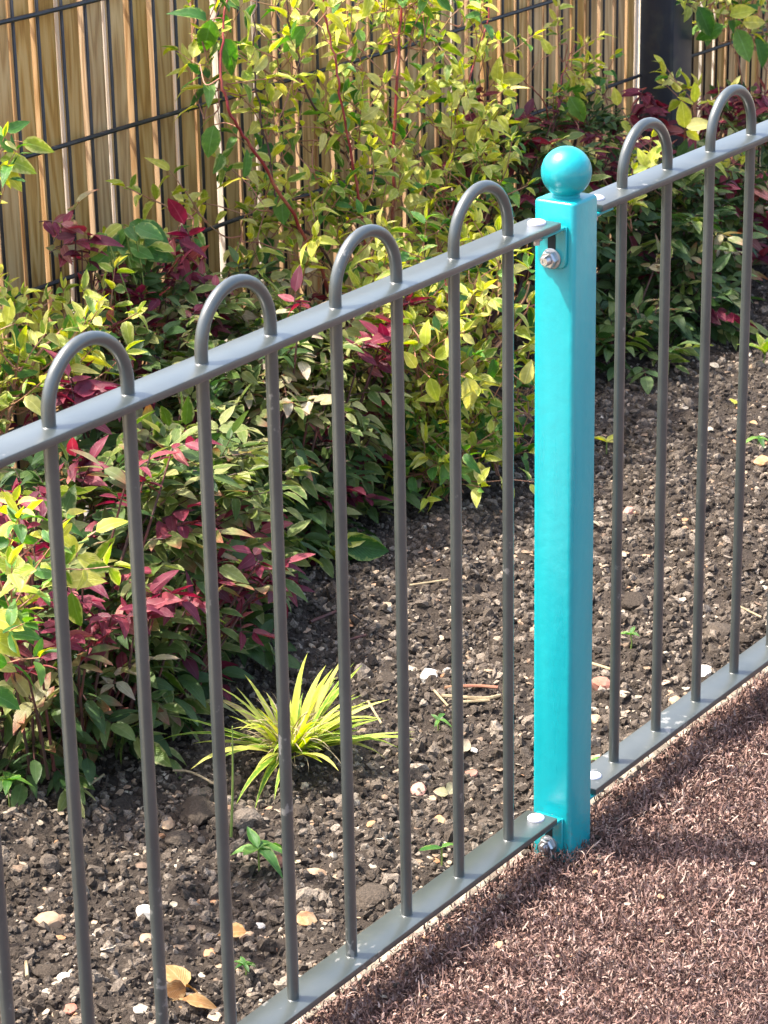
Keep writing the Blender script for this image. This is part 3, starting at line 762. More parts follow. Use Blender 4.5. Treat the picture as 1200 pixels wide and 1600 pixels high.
# --- red-stemmed dogwoods: golden ovate leaves in opposite pairs
def catmull(pts, n=6):
    pts = [np.array(p, float) for p in pts]
    if len(pts) < 3: return [pts[0]+(pts[-1]-pts[0])*t for t in np.linspace(0, 1, n)]
    out = []; q = [2*pts[0]-pts[1]]+pts+[2*pts[-1]-pts[-2]]
    for i in range(1, len(q)-2):
        for t in np.linspace(0, 1, n, endpoint=False):
            out.append(.5*((2*q[i])+(-q[i-1]+q[i+1])*t+(2*q[i-1]-5*q[i]+4*q[i+1]-q[i+2])*t*t+(-q[i-1]+3*q[i]-3*q[i+1]+q[i+2])*t**3))
    out.append(pts[-1]); return out

def dogwood(label, loc, stems, lobes, singles=(), mats=None, sz=.034, maxn=300, name='golden_leaved_shrub', group='red-stemmed golden shrubs', smats=None):
    mats = mats or [(9, M_gold), (2, M_gold2), (3, M_green)]
    pl = Plant(name, label, 'shrub', loc, group)
    S = []
    for i, (pts, r, mt) in enumerate(stems):
        c = catmull(pts, 7)
        c = [p+rv(.0015) for p in c]
        b = MB(); b.tube(c, list(np.linspace(r, r*.45, len(c))), 8)
        b.build('stem', mt, pl.root); S += c
    SA = np.array(S) if S else np.array([loc])
    tw = MB(); ND = list(SA)
    for (px, py, y, rx, ry, rz, n, szm, mm) in lobes:
        c = P(px, py, y); rad = np.array([rx, ry, rz])
        PT = [c+unit(rv())*random.random()**.4*rad for i in range(n)]
        PT.sort(key=lambda q: np.linalg.norm(SA-q, axis=1).min())
        for p in PT:
            if p[2] < .03: p[2] = .03+random.random()*.05
            if p[1] > YB-.03: p[1] = YB-.03-random.random()*.04
            # twig from the nearest lower stem point to the cluster
            NA = np.array(ND); dd = np.linalg.norm(NA-(p-np.array([0, 0, .03])), axis=1); a = NA[dd.argmin()]
            d = unit(unit(p-a)*.5+np.array([0, -.05, .55])+rv(.45))
            L = szm*random.uniform(1.6, 2.8)
            ND.append(p.copy())
            if np.linalg.norm(p-a) < .16:
                mid = (a+p)/2+np.array([0, 0, -.01])+rv(.008)
                tw.tube(catmull([a, mid, p], 4), list(np.linspace(.0013, .0010, 9)), 5, caps=False)
            end = p+d*L+np.array([0, 0, -.1*L])
            tw.tube([p, (p+end)/2+rv(.002), end], [.0011, .0009, .0006], 4, caps=False)
            np_ = random.choice((2, 3, 3)); ph = random.random()*6.28
            up = unit(np.array([0, 0, 1.])+rv(.2)); s1 = unit(np.cross(d, up)); s2 = np.cross(s1, d)
            m0 = pick(mm or mats)
            for k in range(np_):
                t = (k+.7)/np_; q = p+(end-p)*t; a0 = ph+k*1.57
                for s in (0, math.pi):
                    if random.random() < .1: continue
                    rad_ = math.cos(a0+s)*s1+math.sin(a0+s)*s2
                    ld = unit(rad_*1.0+d*.55+np.array([0, 0, -.22])+rv(.2))
                    m = m0 if random.random() < .7 else pick(mm or mats)
                    pl.leaf(q+ld*.003, ld, szm*random.uniform(.6, 1.12)*(1-.25*t), m, 'ovate', up=np.array([0, -.1, 1.])+rv(.45), roll=random.uniform(-.5, .5), wmul=random.uniform(.8, 1.15))
            for s in range(2):
                pl.leaf(end, unit(d+rv(.35)), szm*random.uniform(.45, .8), m0 if random.random() < .5 else M_gold2, 'ovate', up=s2+rv(.4), roll=random.uniform(-1, 1), wmul=.8)
    for (px, py, y, dx, dz, s, m) in singles:
        p = P(px, py, y); d = unit(_r2*dx+np.array([0, 0, 1.])*dz+np.array([0, -.15, 0]))
        dd = np.linalg.norm(SA-p, axis=1); a = SA[dd.argmin()]
        if .005 < dd.min() < .25: tw.tube(catmull([a, (a+p)/2+rv(.004), p], 4), .0009, 5, caps=False)
        pl.leaf(p, d, s, m, 'ovate', up=unit(-_f+np.array([0, 0, .5])+rv(.25)), roll=random.uniform(-.3, .3), wmul=1.15)
    o = tw.build('twig', M_stem_pink, pl.root); o['kind'] = 'stuff'
    pl.finish(maxn)
    return pl

def st(pxs, y0, y1, r, m, ground=True):
    n = len(pxs); pts = [P(a, b_, y0+(y1-y0)*i/(n-1)) for i, (a, b_) in enumerate(pxs)]
    if ground:
        g = pts[0].copy(); g[2] = soil_h(g[0], g[1])-.01; pts = [g]+pts
    return (pts, r, m)
g1 = G(625, 770)
dogwood('tallest golden shrub with thick red upright stems rising past the top of the frame', (P(615, 600, .96)[0], .96, 0),
    [st([(612,650),(614,420),(617,212),(628,0),(640,-140)], .94, 1.02, .0038, M_stem_red),
     st([(600,650),(566,350),(534,165),(522,87),(505,12),(500,-100)], .93, 1.02, .0028, M_stem_red),
     st([(560,640),(520,470),(467,355),(400,240),(362,180),(345,120),(352,20),(370,-80)], .95, 1.05, .0034, M_stem_red),
     st([(640,660),(690,400),(722,260),(728,150),(760,40),(775,-60)], .95, 1.04, .0028, M_stem_red),
     st([(590,330),(540,245),(480,147),(455,60),(445,-40)], 1.0, 1.05, .0026, M_stem_dark, False),
     st([(570,660),(520,420),(440,330),(420,240),(395,100),(400,-30)], .95, 1.08, .0026, M_stem_dark),
     st([(480,265),(540,300),(590,345)], 1.0, .96, .0018, M_stem_pink, False)],
    [(600, 40, 1.02, .13, .07, .10, 28, 0.036, None),
     (470, 60, 1.05, .08, .05, .09, 13, 0.040, [(7, M_gold), (5, M_green), (1, M_gold2)]),
     (690, 60, 1.03, .10, .06, .09, 16, 0.034, None),
     (340, 60, 1.08, .08, .04, .08, 7, 0.043, [(5, M_gold), (5, M_green), (2, M_gold2)]),
     (330, 130, 1.08, .05, .04, .06, 4, 0.041, None),
     (440, 210, 1.05, .10, .05, .08, 13, 0.035, None),
     (560, 200, 1.0, .12, .07, .09, 21, 0.035, None),
     (700, 190, 1.0, .11, .06, .09, 22, 0.037, None),
     (400, 310, 1.06, .10, .05, .08, 10, 0.037, None),
     (560, 340, .97, .14, .09, .10, 34, 0.036, None),
     (700, 330, .95, .12, .08, .10, 37, 0.037, None),
     (290, 350, 1.08, .07, .03, .06, 5, 0.038, None),
     (470, 400, 1.0, .10, .07, .07, 18, 0.035, None)],
    singles=[(330,30,1.05,-.3,-.9,.05,M_green),(345,60,1.04,.4,-.8,.05,M_green),(335,195,1.05,-.35,-.9,.045,M_green),(475,40,1.02,-.6,-.6,.045,M_green),(440,300,1.0,-.1,-1,.045,M_green),
             (745,90,1.0,.2,1,.028,M_gold2),(705,215,.95,-.3,1,.036,M_gold2),(738,225,.95,.1,1,.042,M_gold),(560,500,.9,0,1,.03,M_gold2)])
dogwood('dense low golden shrub just left of the turquoise post, drooping to the soil', (P(720, 640, .80)[0], .80, 0),
    [st([(690,760),(660,620),(640,520),(600,430)], .78, .80, .0040, M_stem_pink),
     st([(700,760),(740,600),(790,520),(828,440)], .78, .74, .0034, M_stem_pink),
     st([(705,765),(700,600),(700,470),(690,400)], .78, .82, .0032, M_stem_red),
     st([(700,600),(735,575),(800,520),(830,470)], .76, .72, .0024, M_stem_pink, False),
     st([(680,765),(600,650),(560,560)], .80, .86, .0028, M_stem_pink),
     st([(700,770),(720,690),(790,640),(830,650)], .76, .70, .0022, M_stem_pink)],
    [(650, 560, .80, .11, .08, .09, 39, 0.034, None),
     (740, 470, .82, .10, .08, .08, 39, 0.034, None),
     (620, 460, .86, .10, .07, .08, 30, 0.033, None),
     (700, 660, .76, .10, .07, .08, 42, 0.035, [(7, M_gold), (4, M_green), (1, M_gold2)]),
     (790, 600, .76, .07, .06, .08, 18, 0.035, None),
     (780, 730, .74, .07, .05, .06, 20, 0.034, [(7, M_gold), (4, M_green), (1, M_gold2)]),
     (710, 745, .72, .08, .05, .05, 22, 0.035, [(7, M_gold), (5, M_green), (1, M_gold2)]),
     (640, 700, .80, .06, .05, .06, 17, 0.037, [(5, M_gold), (7, M_green)])],
    singles=[(665,540,.72,-.2,1,.03,M_gold2),(680,560,.72,.6,.6,.03,M_gold2),(650,575,.72,-.5,.6,.028,M_gold2),(672,590,.72,.1,-.8,.034,M_gold2),
             (770,560,.7,-.1,-1,.048,M_green),(820,600,.66,.1,1,.034,M_gold2),(728,590,.68,.2,-1,.05,M_gold)])
dogwood('golden shrub reaching in from the left edge behind the first hoop', (P(60, 620, .95)[0], .97, 0),
    [st([(-20,900),(20,640),(90,520),(140,500)], .92, .96, .0034, M_stem_pink),
     st([(-30,900),(-10,640),(0,560)], .92, .98, .0030, M_stem_red),
     st([(-30,880),(120,640),(250,560)], .95, .98, .0024, M_stem_pink)],
    [(55, 590, .96, .10, .06, .055, 28, .038, None),
     (-40, 620, .95, .10, .06, .08, 24, .036, None),
     (150, 525, 1.0, .07, .05, .03, 9, .032, None),
     (20, 510, 1.02, .06, .05, .03, 7, .034, None)], maxn=260)
dogwood('golden sprig in front of the upper left slats, cut by the frame edge', (P(-40, 600, 1.0)[0], 1.0, 0),
    [st([(-40,700),(-35,400),(-10,250),(20,230)], .98, 1.0, .0026, M_stem_green)],
    [(-30, 300, 1.0, .04, .03, .05, 8, .034, None)],
    singles=[(10,205,1.0,.5,.35,.024,M_green),(35,222,1.0,1,-.15,.034,M_gold),(0,248,1.0,1,-.25,.042,M_gold),(5,262,1.0,.5,-.8,.035,M_gold2)], sz=.034)
dogwood('large bright lime leaves in front of the red shrub at the left edge', (P(-30, 1000, .42)[0], .42, 0),
    [st([(-60,1250),(-30,1050),(40,900),(110,860),(150,830)], .44, .46, .0030, M_stem_green),
     st([(-60,1250),(-20,1000),(0,930)], .44, .42, .0026, M_stem_green)],
    [(40, 890, .47, .06, .04, .045, 12, .036, [(5, M_gold), (2, M_gold2), (3, M_green)]),
     (-40, 980, .45, .05, .04, .08, 12, .040, [(4, M_gold), (3, M_green)])],
    singles=[(150,830,.45,.8,.7,0.029,M_gold2),(120,865,.45,-.6,.6,0.034,M_gold2),(120,870,.45,.7,-.5,0.034,M_gold),(100,910,.44,.9,.3,0.036,M_gold2),(112,925,.44,0,-1,0.038,M_gold),
             (40,900,.43,-.8,.5,0.034,M_gold),(-20,960,.42,.7,-.4,0.037,M_gold2),(-25,990,.42,.8,-.45,0.039,M_gold2),(-20,1030,.42,.9,-.35,0.029,M_gold),(-20,1080,.42,.85,-.4,0.034,M_green),(50,890,.44,.6,-.1,0.029,M_green),(40,950,.44,-.2,-1,0.025,M_green)])
dogwood('green and gold leaved shrub hanging in front of the slats right of the anthracite post', (P(1180, 300, 1.12)[0], 1.10, 0),
    [st([(1170,400),(1165,200),(1150,60),(1140,-60)], 1.08, 1.10, .0030, M_stem_pink),
     st([(1185,400),(1195,150),(1200,0)], 1.08, 1.10, .0028, M_stem_pink)],
    [(1150, 30, 1.10, .08, .04, .06, 16, .036, [(4, M_gold), (5, M_green), (3, M_gold2)]),
     (1110, 20, 1.10, .06, .03, .05, 8, .036, [(4, M_gold), (5, M_green), (3, M_gold2)]),
     (1190, 50, 1.10, .06, .03, .06, 8, .036, [(4, M_gold), (5, M_green)])],
    singles=[(1090,10,1.08,.4,-1,.058,M_green),(1150,45,1.06,.3,-1,.062,M_green),(1130,40,1.06,-1,-.4,.05,M_green),(1180,60,1.07,.3,-1,.056,M_green),(1140,25,1.06,.8,.3,.046,M_gold2),(1160,35,1.06,1,0,.042,M_gold2)])
dogwood('slim golden sprig standing in front of the slats above the ball finial', (P(880, 300, 1.08)[0], 1.08, 0),
    [st([(890,330),(880,230),(875,130),(900,70)], 1.06, 1.08, .0022, M_stem_red),
     st([(885,330),(870,260),(850,160),(815,125)], 1.06, 1.08, .0018, M_stem_red),
     st([(900,330),(880,230),(830,160)], 1.06, 1.08, .0018, M_stem_dark),
     st([(880,330),(860,250),(830,200)], 1.04, 1.08, .0016, M_stem_red)],
    [(890, 110, 1.08, .04, .03, .06, 8, .030, [(4, M_gold), (4, M_green), (2, M_gold2)]),
     (880, 200, 1.07, .04, .03, .04, 8, .032, [(4, M_gold), (4, M_green), (2, M_gold2)]),
     (770, 110, 1.05, .05, .03, .05, 8, .032, None),
     (790, 230, 1.03, .06, .03, .04, 8, .030, None)],
    singles=[(778,130,1.02,-.2,1,.036,M_gold2),(780,125,1.02,1,.1,.038,M_gold2),(890,150,1.05,.4,-.9,.05,M_green),(860,85,1.05,-.5,.8,.026,M_gold2)])
dogwood('yellow young leaves growing between the two right-hand hoops', (P(1060, 330, .96)[0], .98, 0),
    [st([(1040,330),(1060,250),(1085,200)], .94, .96, .0022, M_stem_pink),
     st([(1090,330),(1075,220),(1100,150)], .96, 1.0, .0018, M_stem_dark)],
    [(1090, 170, .98, .04, .03, .03, 5, .034, None), (1000, 290, .94, .05, .03, .03, 6, .030, None), (1090, 290, .94, .05, .03, .03, 6, .028, None),
     (1150, 270, .96, .05, .03, .03, 5, .028, None), (960, 150, 1.06, .03, .03, .04, 4, .028, None), (985, 330, .92, .03, .03, .05, 7, .032, None)],
    singles=[(1070,200,.93,-.25,1,.045,M_gold2),(1072,200,.93,1,.35,.044,M_gold2),(1072,205,.93,.7,-.4,.028,M_gold2),(1085,160,.95,-.1,1,.034,M_gold2),(1010,262,.9,.3,.9,.036,M_gold2),(1010,262,.9,-.4,.9,.03,M_gold2),(965,165,1.0,-.3,1,.03,M_gold2),(970,190,1.0,.6,-.5,.03,M_gold2)])
# broad lobed green leaves by the slats
pl = Plant('broad_leaved_plant', 'bright green broad leaved plant beside the burgundy sprigs at upper left', 'plant', (P(200, 420, 1.05)[0], 1.06, 0))
stm = MB()
g0 = P(205, 620, 1.05)
for i in range(26):
    p = P(200+random.uniform(-35, 40), 372+random.uniform(-25, 30), 1.04+random.uniform(-.02, .03))
    a = random.uniform(-2.4, 2.4)
    d = unit(_r2*math.sin(a)+np.array([0, 0, 1.])*(-.55+.4*math.cos(a))+np.array([0, -.35, 0]))
    pl.leaf(p, d, random.uniform(.024, .042), random.choice((M_green, M_green, M_green, M_gold)), 'ovate', up=unit(-_f+np.array([0, 0, .6])+rv(.5)), wmul=1.2)
    stm.tube(catmull([g0, (g0+p)/2+rv(.01), p], 4), .0012, 5)
stm.build('stem', M_stem_green, pl.root); pl.finish()
pl = Plant('leafy_sprout', 'green sprig with rounded leaves hanging low over soil behind the fifth bar', 'plant', (P(545, 870, .70)[0], .70, 0))
stm = MB(); g0 = G(510, 880); p1 = P(535, 850, .72)
stm.tube(catmull([g0+np.array([0, 0, -.02]), (g0+p1)/2+rv(.01), p1], 4), .0018, 6)
for dx, dz, s in ((.9,-.15,.06),(.3,-1,.055),(.05,-1,.05),(-.5,-.7,.035),(.7,.3,.035)):
    pl.leaf(p1, unit(_r2*dx+np.array([0, -.1, dz])), s, M_green if s > .04 else M_gold, 'ovate', up=unit(-_f+rv(.2)), wmul=1.15)
stm.build('stem', M_stem_green, pl.root); pl.finish()

# ------------------------------------------------------------------ yellow grass tuft
tuft = empty('grass_tuft', G(456, 1176), 'bright yellow striped ornamental grass tuft on the bare soil', 'ornamental grass')
tb0 = np.array(tuft.location)
def blade_mesh(name, ln, wd, droop, mat, seed, lean):
    r = random.Random(seed); n = 7; V = []; UV = []; Fc = []
    x, z = 0, 0; a = lean
    for i in range(n+1):
        t = i/n; w_ = wd/2*(1-t**2.2)*(.55+.45*min(1, t*4))
        V += [(x, -w_, z), (x, 0, z-w_*.45), (x, w_, z)]; UV += [(0, t), (.5, t), (1, t)]
        x += ln/n*math.sin(a); z += ln/n*math.cos(a); a += droop/n*(.4+1.3*t)
    for i in range(n):
        q = 3*i; Fc += [(q, q+1, q+4, q+3), (q+1, q+2, q+5, q+4)]
    flat = [k for f in Fc for k in f]
    return mesh_np(name, V, flat, [4]*len(Fc), mat, uv=UV)
bms = [blade_mesh('blade', .135*random.uniform(.8, 1.1), random.uniform(.009, .0135), random.uniform(-.2, 1.5), M_grassb, i, 0.0) for i in range(12)]
sms = [blade_mesh('dry_strand', .07*random.uniform(.7, 1.2), .0024, random.uniform(1.0, 2.6), M_straw, 50+i, random.uniform(.3, 1.2)) for i in range(8)]
for i in range(82):
    o = bpy.data.objects.new('blade', bms[i % 12]); COL.objects.link(o); o.parent = tuft
    a = random.random()*6.283; r_ = random.uniform(0, .022); lean = random.uniform(.2, 1.4)**.8
    o.location = (r_*math.cos(a), r_*math.sin(a), .004)
    o.rotation_euler = Euler((random.uniform(-.3, .3), lean, a+random.uniform(-.35, .35)), 'XYZ')
    s = random.uniform(.6, 1.25)*(.75+.25*lean); o.scale = (s, s*random.uniform(.8, 1.2), s)
for i in range(110):
    o = bpy.data.objects.new('dry_strand', sms[i % 8]); COL.objects.link(o); o.parent = tuft
    a = random.random()*6.283; r_ = random.uniform(0, .035)
    o.location = (r_*math.cos(a), r_*math.sin(a), random.uniform(-.002, .03)); o.rotation_euler = (random.uniform(-.5, .5), random.uniform(-.5, .5), a); s = random.uniform(.6, 1.1); o.scale = (s, s, s)

# ------------------------------------------------------------------ seedlings in the soil
def seedling(px, py, label, n, size, mat, h=.02, tilt=.3, cat='seedling', group='seedlings in the soil', ph=0.0):
    g = G(px, py); g[2] = soil_h(g[0], g[1])
    pl = Plant('seedling', label, cat, g, group)
    s = MB(); top = g+np.array([0, 0, h+.006]); s.tube([g+np.array([0, 0, -.01]), (g+top)/2+rv(.001), top], .0011, 6); s.build('stem', M_stem_green, pl.root)
    for k in range(n):
        a = ph+6.283*k/n+random.uniform(-.2, .2)
        pl.leaf(top, unit(np.array([math.cos(a), math.sin(a), tilt+random.uniform(-.1, .2)])), size*random.uniform(.75, 1.1), mat, 'ovate', up=(0, 0, 1), wmul=.85)
    pl.finish()
seedling(404, 1338, 'fresh green seedling with pointed star-like leaves in front of the grass tuft', 6, .034, M_green, h=.025)
seedling(690, 1345, 'two-leaved pale green seedling close behind the bottom rail', 2, .026, M_green, h=.02, ph=2.6)
seedling(15, 1250, 'small round-leaved green weed at the left frame edge', 7, .024, M_green, h=.03)
seedling(985, 1012, 'tiny bright green sprout between the first bars right of the turquoise post', 4, .016, M_green, h=.015)
seedling(686, 1112, 'tiny pale green clover-like sprout on bare soil', 4, .014, M_green, h=.008)
seedling(382, 1522, 'small feathery green weed near the lower bars', 6, .012, M_green, h=.012)
seedling(948, 690, 'yellow leaved sprout right beside the turquoise post', 3, .030, M_gold2, h=.02)
seedling(1195, 560, 'upright grassy sprout at the right frame edge', 5, .040, M_gold, h=.02, tilt=2.2)
seedling(940, 1190, 'tiny green sprout beside the right bottom rail', 3, .012, M_green, h=.008)
seedling(1185, 700, 'small green weed beside an orange stone at the right edge', 5, .020, M_green, h=.012)
g = G(360, 1290); g[2] = soil_h(g[0], g[1])
o = empty('grass_stalk', g, 'single thin upright green grass stalk beside the tuft', 'grass stalk')
b = MB(); e = P(363, 1135, g[1]-.01); b.tube(catmull([g, (g+e)/2+np.array([.002, 0, 0]), e], 5), list(np.linspace(.0018, .0007, 11)), 6); b.build('stalk', M_stem_green, o)

# ------------------------------------------------------------------ clods, gravel and chips
def ico(sub):
    import bmesh
    bm = bmesh.new(); bmesh.ops.create_icosphere(bm, subdivisions=sub, radius=1)
    V = np.array([v.co[:] for v in bm.verts]); Fc = np.array([[v.index for v in f.verts] for f in bm.faces]); bm.free()
    return V, Fc
I1, I2, I3 = ico(1), ico(2), ico(3)
def rotmats(n):
    q = rng.normal(size=(n, 4)); q /= np.linalg.norm(q, axis=1)[:, None]
    w_, x, y, z = q.T
    return np.stack([np.stack([1-2*(y*y+z*z), 2*(x*y-z*w_), 2*(x*z+y*w_)], 1), np.stack([2*(x*y+z*w_), 1-2*(x*x+z*z), 2*(y*z-x*w_)], 1), np.stack([2*(x*z-y*w_), 2*(y*z+x*w_), 1-2*(x*x+y*y)], 1)], 1)
def bits(name, n, region, smin, smax, power, sq, tpl, jit, mat, sink=.3, smooth=False, flat=False, label=None, cat=None, dens=None, hf=None):
    V0, F0 = tpl
    x = rng.uniform(region[0], region[1], n*3); y = rng.uniform(region[2], region[3], n*3)
    if dens is not None:
        keep = rng.random(n*3) < dens(x, y); x = x[keep]; y = y[keep]
    x = x[:n]; y = y[:n]; n = len(x)
    s = smin+(smax-smin)*rng.random(n)**power
    Rm = rotmats(n)
    sc_ = np.stack([rng.uniform(.7, 1.4, n), rng.uniform(.6, 1.1, n), rng.uniform(*sq, n)], 1)
    if flat:      # keep thin axis roughly vertical
        a = rng.uniform(0, 6.283, n); t = rng.normal(0, .28, n); c, s_ = np.cos(a), np.sin(a); ct, st_ = np.cos(t), np.sin(t)
        Z = np.zeros(n); O1 = np.ones(n)
        Rz = np.stack([np.stack([c, -s_, Z], 1), np.stack([s_, c, Z], 1), np.stack([Z, Z, O1], 1)], 1)
        Rx = np.stack([np.stack([O1, Z, Z], 1), np.stack([Z, ct, -st_], 1), np.stack([Z, st_, ct], 1)], 1)
        Rm = Rz@Rx
    J = 1+rng.uniform(-jit, jit, (n, len(V0)))
    V = V0[None]*J[..., None]*sc_[:, None, :]*s[:, None, None]
    V = np.einsum('nij,nvj->nvi', Rm, V)
    z = (hf or soil_h)(x, y)+s*sc_[:, 2]*(1-sink*2)*.5
    V += np.stack([x, y, z], 1)[:, None, :]
    Fc = (F0[None]+(np.arange(n)*len(V0))[:, None, None]).reshape(-1, 3)
    o = link(name, mesh_np(name, V.reshape(-1, 3), Fc.ravel(), np.full(len(Fc), 3), mat, smooth=smooth))
    return tag(o, label, cat, kind='stuff')
den = lambda x, y: np.where((x > -.7) & (x < 2.4) & (y < .9), 1.0, .22)*np.where(x > 1.4, .6, 1)
bits('soil_clods', 52000, (-1.0, 3.2, .053, 1.12), .0020, .0078, 2.6, (.5, 1.0), I1, .46, M_clod, smooth=False, label='small dark crumbs of soil covering the whole planting bed', cat='soil', dens=den)
bits('large_soil_clods', 1500, (-1.1, 3.2, .07, 1.12), .006, .015, 3.0, (.5, .9), I2, .30, M_clod, sink=.5, smooth=False, label='larger earth clods scattered over the planting bed', cat='soil', dens=den)
bits('gravel', 2300, (-1.1, 3.2, .06, 1.1), .0014, .0060, 1.8, (.4, .9), I1, .22, M_chip, sink=.15, smooth=False, label='tiny pale stones scattered over the soil', cat='gravel', dens=den)
bits('wood_chips', 2600, (-1.1, 3.2, .06, 1.1), .0028, .0105, 2.0, (.08, .2), I1, .25, M_chip, sink=.1, flat=True, label='pale wood chips and bark flakes lying on the soil', cat='wood chips', dens=den)

bits('spilled_soil', 420, (-.7, 1.6, -.10, .048), .0014, .0048, 2.4, (.5, .9), I1, .3, M_clod, sink=.1, label='few soil crumbs spilled over kerb and turf edge under the rail', cat='soil', dens=lambda x, y: np.exp(-np.clip(.03-y, 0, 9)/.035), hf=lambda x, y: np.where(y < .017, .009, .009))
bits('litter_flakes', 160, (-.5, 1.6, -.5, .03), .0022, .0065, 2.0, (.06, .15), I1, .25, M_chip, sink=0, flat=True, label='scattered pale flakes of leaf litter lying on the brown turf', cat='litter', dens=lambda x, y: np.exp(-np.clip(-y, 0, 9)/.25), hf=lambda x, y: 0*x+.011)
# individual stones, chips and dead leaves
def smat(name, c1, c2): return simple_mat(name, c1, rough=.8, noise=(55, c2, .4, .7), bump=(140, .6, .002))
MS = {'white': smat('white_flint', (.60,.57,.52), (.42,.38,.33)), 'tan': smat('tan_stone', (.40,.28,.18), (.26,.16,.10)), 'orange': smat('orange_flint', (.42,.21,.09), (.50,.36,.22)),
      'red': smat('brick_red_stone', (.34,.12,.08), (.40,.22,.17)), 'brown': M_clod, 'grey': smat('grey_stone', (.24,.22,.20), (.34,.31,.28)), 'pink': smat('pink_stone', (.45,.25,.20), (.36,.17,.13))}
def stone(px, py, w_, h_, col, label, seed, flat=.6, cat='stone', name='stone'):
    r = np.random.default_rng(seed)
    g = G(px, py); g[2] = soil_h(g[0], g[1]); D_ = (g-CAM)@_f; k = D_/F
    sx = w_*k/2; sy = h_*k/2/.55; sz = min(sx, sy)*flat
    sy = min(sy, sx*1.5)
    V, Fc = (I3 if w_ > 40 else I2); V = V.copy()
    for q_ in range(9):       # lumps and hollows
        c_ = unit(r.normal(size=3)); V = V*(1+(r.uniform(-.32, .22)*np.exp(-((V-c_)**2).sum(1)/.22))[:, None])
    V = V*(1+r.uniform(-.07, .07, (len(V), 1)))
    # chop a few facets
    for _ in range(5):
        n_ = unit(r.normal(size=3)); d_ = V@n_; V = V-np.outer(np.clip(d_-.72, 0, None), n_)
    V = V*np.array([sx, sy, sz]); a = r.uniform(-.5, .5)-math.pi/2+YAW; c, s_ = math.cos(a), math.sin(a)
    V = V@np.array([[c, s_, 0], [-s_, c, 0], [0, 0, 1]])
    o = bpy.data.objects.new(name, mesh_np(name, V, Fc.ravel(), np.full(len(Fc), 3), MS[col], smooth=False)); COL.objects.link(o)
    o.location = g+np.array([0, 0, sz*(.12 if col == 'brown' else .38)]); tag(o, label, cat, 'loose stones on the soil')
STN = [
 (670,1042,38,26,'white','chalky white angular stone on bare soil between the middle bars'),
 (478,1432,34,32,'orange','orange flint beside the lower end of a bar at bottom centre'),
 (386,1450,26,34,'tan','pale orange pointed stone left of the third full-length bar'),
 (228,1388,44,22,'white','long pale slanted flint in the lower left soil'),
 (230,1455,28,22,'tan','cream and orange stone low in the left bed'),
 (75,1420,52,24,'tan','flat tan stone with an orange tip at lower left'),
 (262,1258,26,34,'tan','upright pale tan stone left of the dark lumps'),
 (310,1250,62,46,'brown','largest rough brown lump beside a pale tan stone'),
 (280,1285,50,26,'brown','dark brown lump just below the largest rough lump'),
 (385,1278,60,30,'brown','wide brown lump below the grass tuft'),
 (128,1178,30,26,'brown','round brown pebble under the red and green shrub'),
 (435,1330,26,20,'red','reddish pink stone beside the fresh green seedling'),
 (490,1352,44,14,'tan','flat pale tan stone below the grass tuft at right'),
 (406,1427,18,16,'white','small white pebble left of the orange flint'),
 (579,1280,16,20,'orange','small orange upright pebble between two lower bars'),
 (686,1258,22,14,'orange','flat orange pebble low in the middle bed'),
 (735,1182,22,18,'red','rusty round pebble in the middle bed'),
 (655,1208,30,22,'pink','pinkish pebble right of the grass tuft'),
 (470,1254,18,18,'white','egg white pebble directly under the yellow grass'),
 (100,1528,30,14,'white','flat white chip lying at the bottom left'),
 (110,1578,24,18,'red','brick red pebble near the bottom left corner'),
 (140,1444,18,18,'white','bright white pebble beside the second bar'),
 (202,1495,20,18,'brown','roundish grey brown pebble in the lower left soil'),
 (75,1500,52,26,'brown','broad brown lump near the bottom left corner'),
 (580,1395,66,46,'brown','big dark lump partly behind the bottom rail'),
 (940,1070,36,24,'red','flat reddish stone at the right edge of the turquoise post'),
 (930,1115,22,22,'tan','pale stone low beside the turquoise post'),
 (1100,1040,34,24,'white','large whitish stone close behind the right bottom rail'),
 (1052,1085,28,18,'tan','pale tan stone just behind the right bottom rail'),
 (983,790,24,14,'pink','pinkish brick fragment between two right bars'),
 (1190,722,28,18,'orange','orange and cream stone at the right frame edge'),
 (1178,665,14,10,'orange','small yellow orange pebble near the right edge'),
 (990,945,46,30,'brown','brown lump between bars right of the post'),
 (1122,985,60,34,'brown','dark brown lump in the right bed'),
 (740,1150,14,12,'white','tiny white pebble in the middle bed'),
 (470,935,20,10,'grey','grey chip near the top of the bare soil'),
 (553,958,22,16,'orange','tan orange chip in the shaded soil'),
 (700,1030,16,16,'grey','light grey pebble near the chalky white stone'),
 (602,1050,36,30,'brown','brown crumbly lump in the middle bed'),
]
for i, (a, b_, c, d, e_, f_) in enumerate(STN): stone(a, b_, c, d, e_, f_, 100+i)

def twig(pts, r, mat, label, name='fallen_twig', cat='twig'):
    P3 = []
    for (a, b_) in pts:
        g = G(a, b_); g[2] = soil_h(g[0], g[1])+.006+r; P3.append(g)
    z = max(p[2] for p in P3)
    for p in P3: p[2] = (p[2]+z)/2
    b = MB(); b.tube(catmull(P3, 3), r, 6); o = b.build(name, mat); tag(o, label, cat, 'fallen twigs on the soil')
twig([(690,1080),(755,1085),(782,1080)], .0024, M_straw, 'upper straw-coloured stick of the little pile in the middle bed')
twig([(695,1070),(740,1066),(778,1068)], .0022, M_stem_pink, 'pinkish stick on top of the little pile in the middle bed')
twig([(715,1088),(765,1086)], .0020, M_straw, 'lower short straw stick of the little pile')
twig([(678,1072),(700,1092)], .0016, M_straw, 'short slanting stick left of the little pile')
twig([(575,1093),(596,1124)], .0016, M_straw, 'short pale stick standing askew beside the grass tuft')
twig([(485,972),(525,955)], .0022, M_stem_dark, 'dark brown stick in the shaded soil behind the grass')
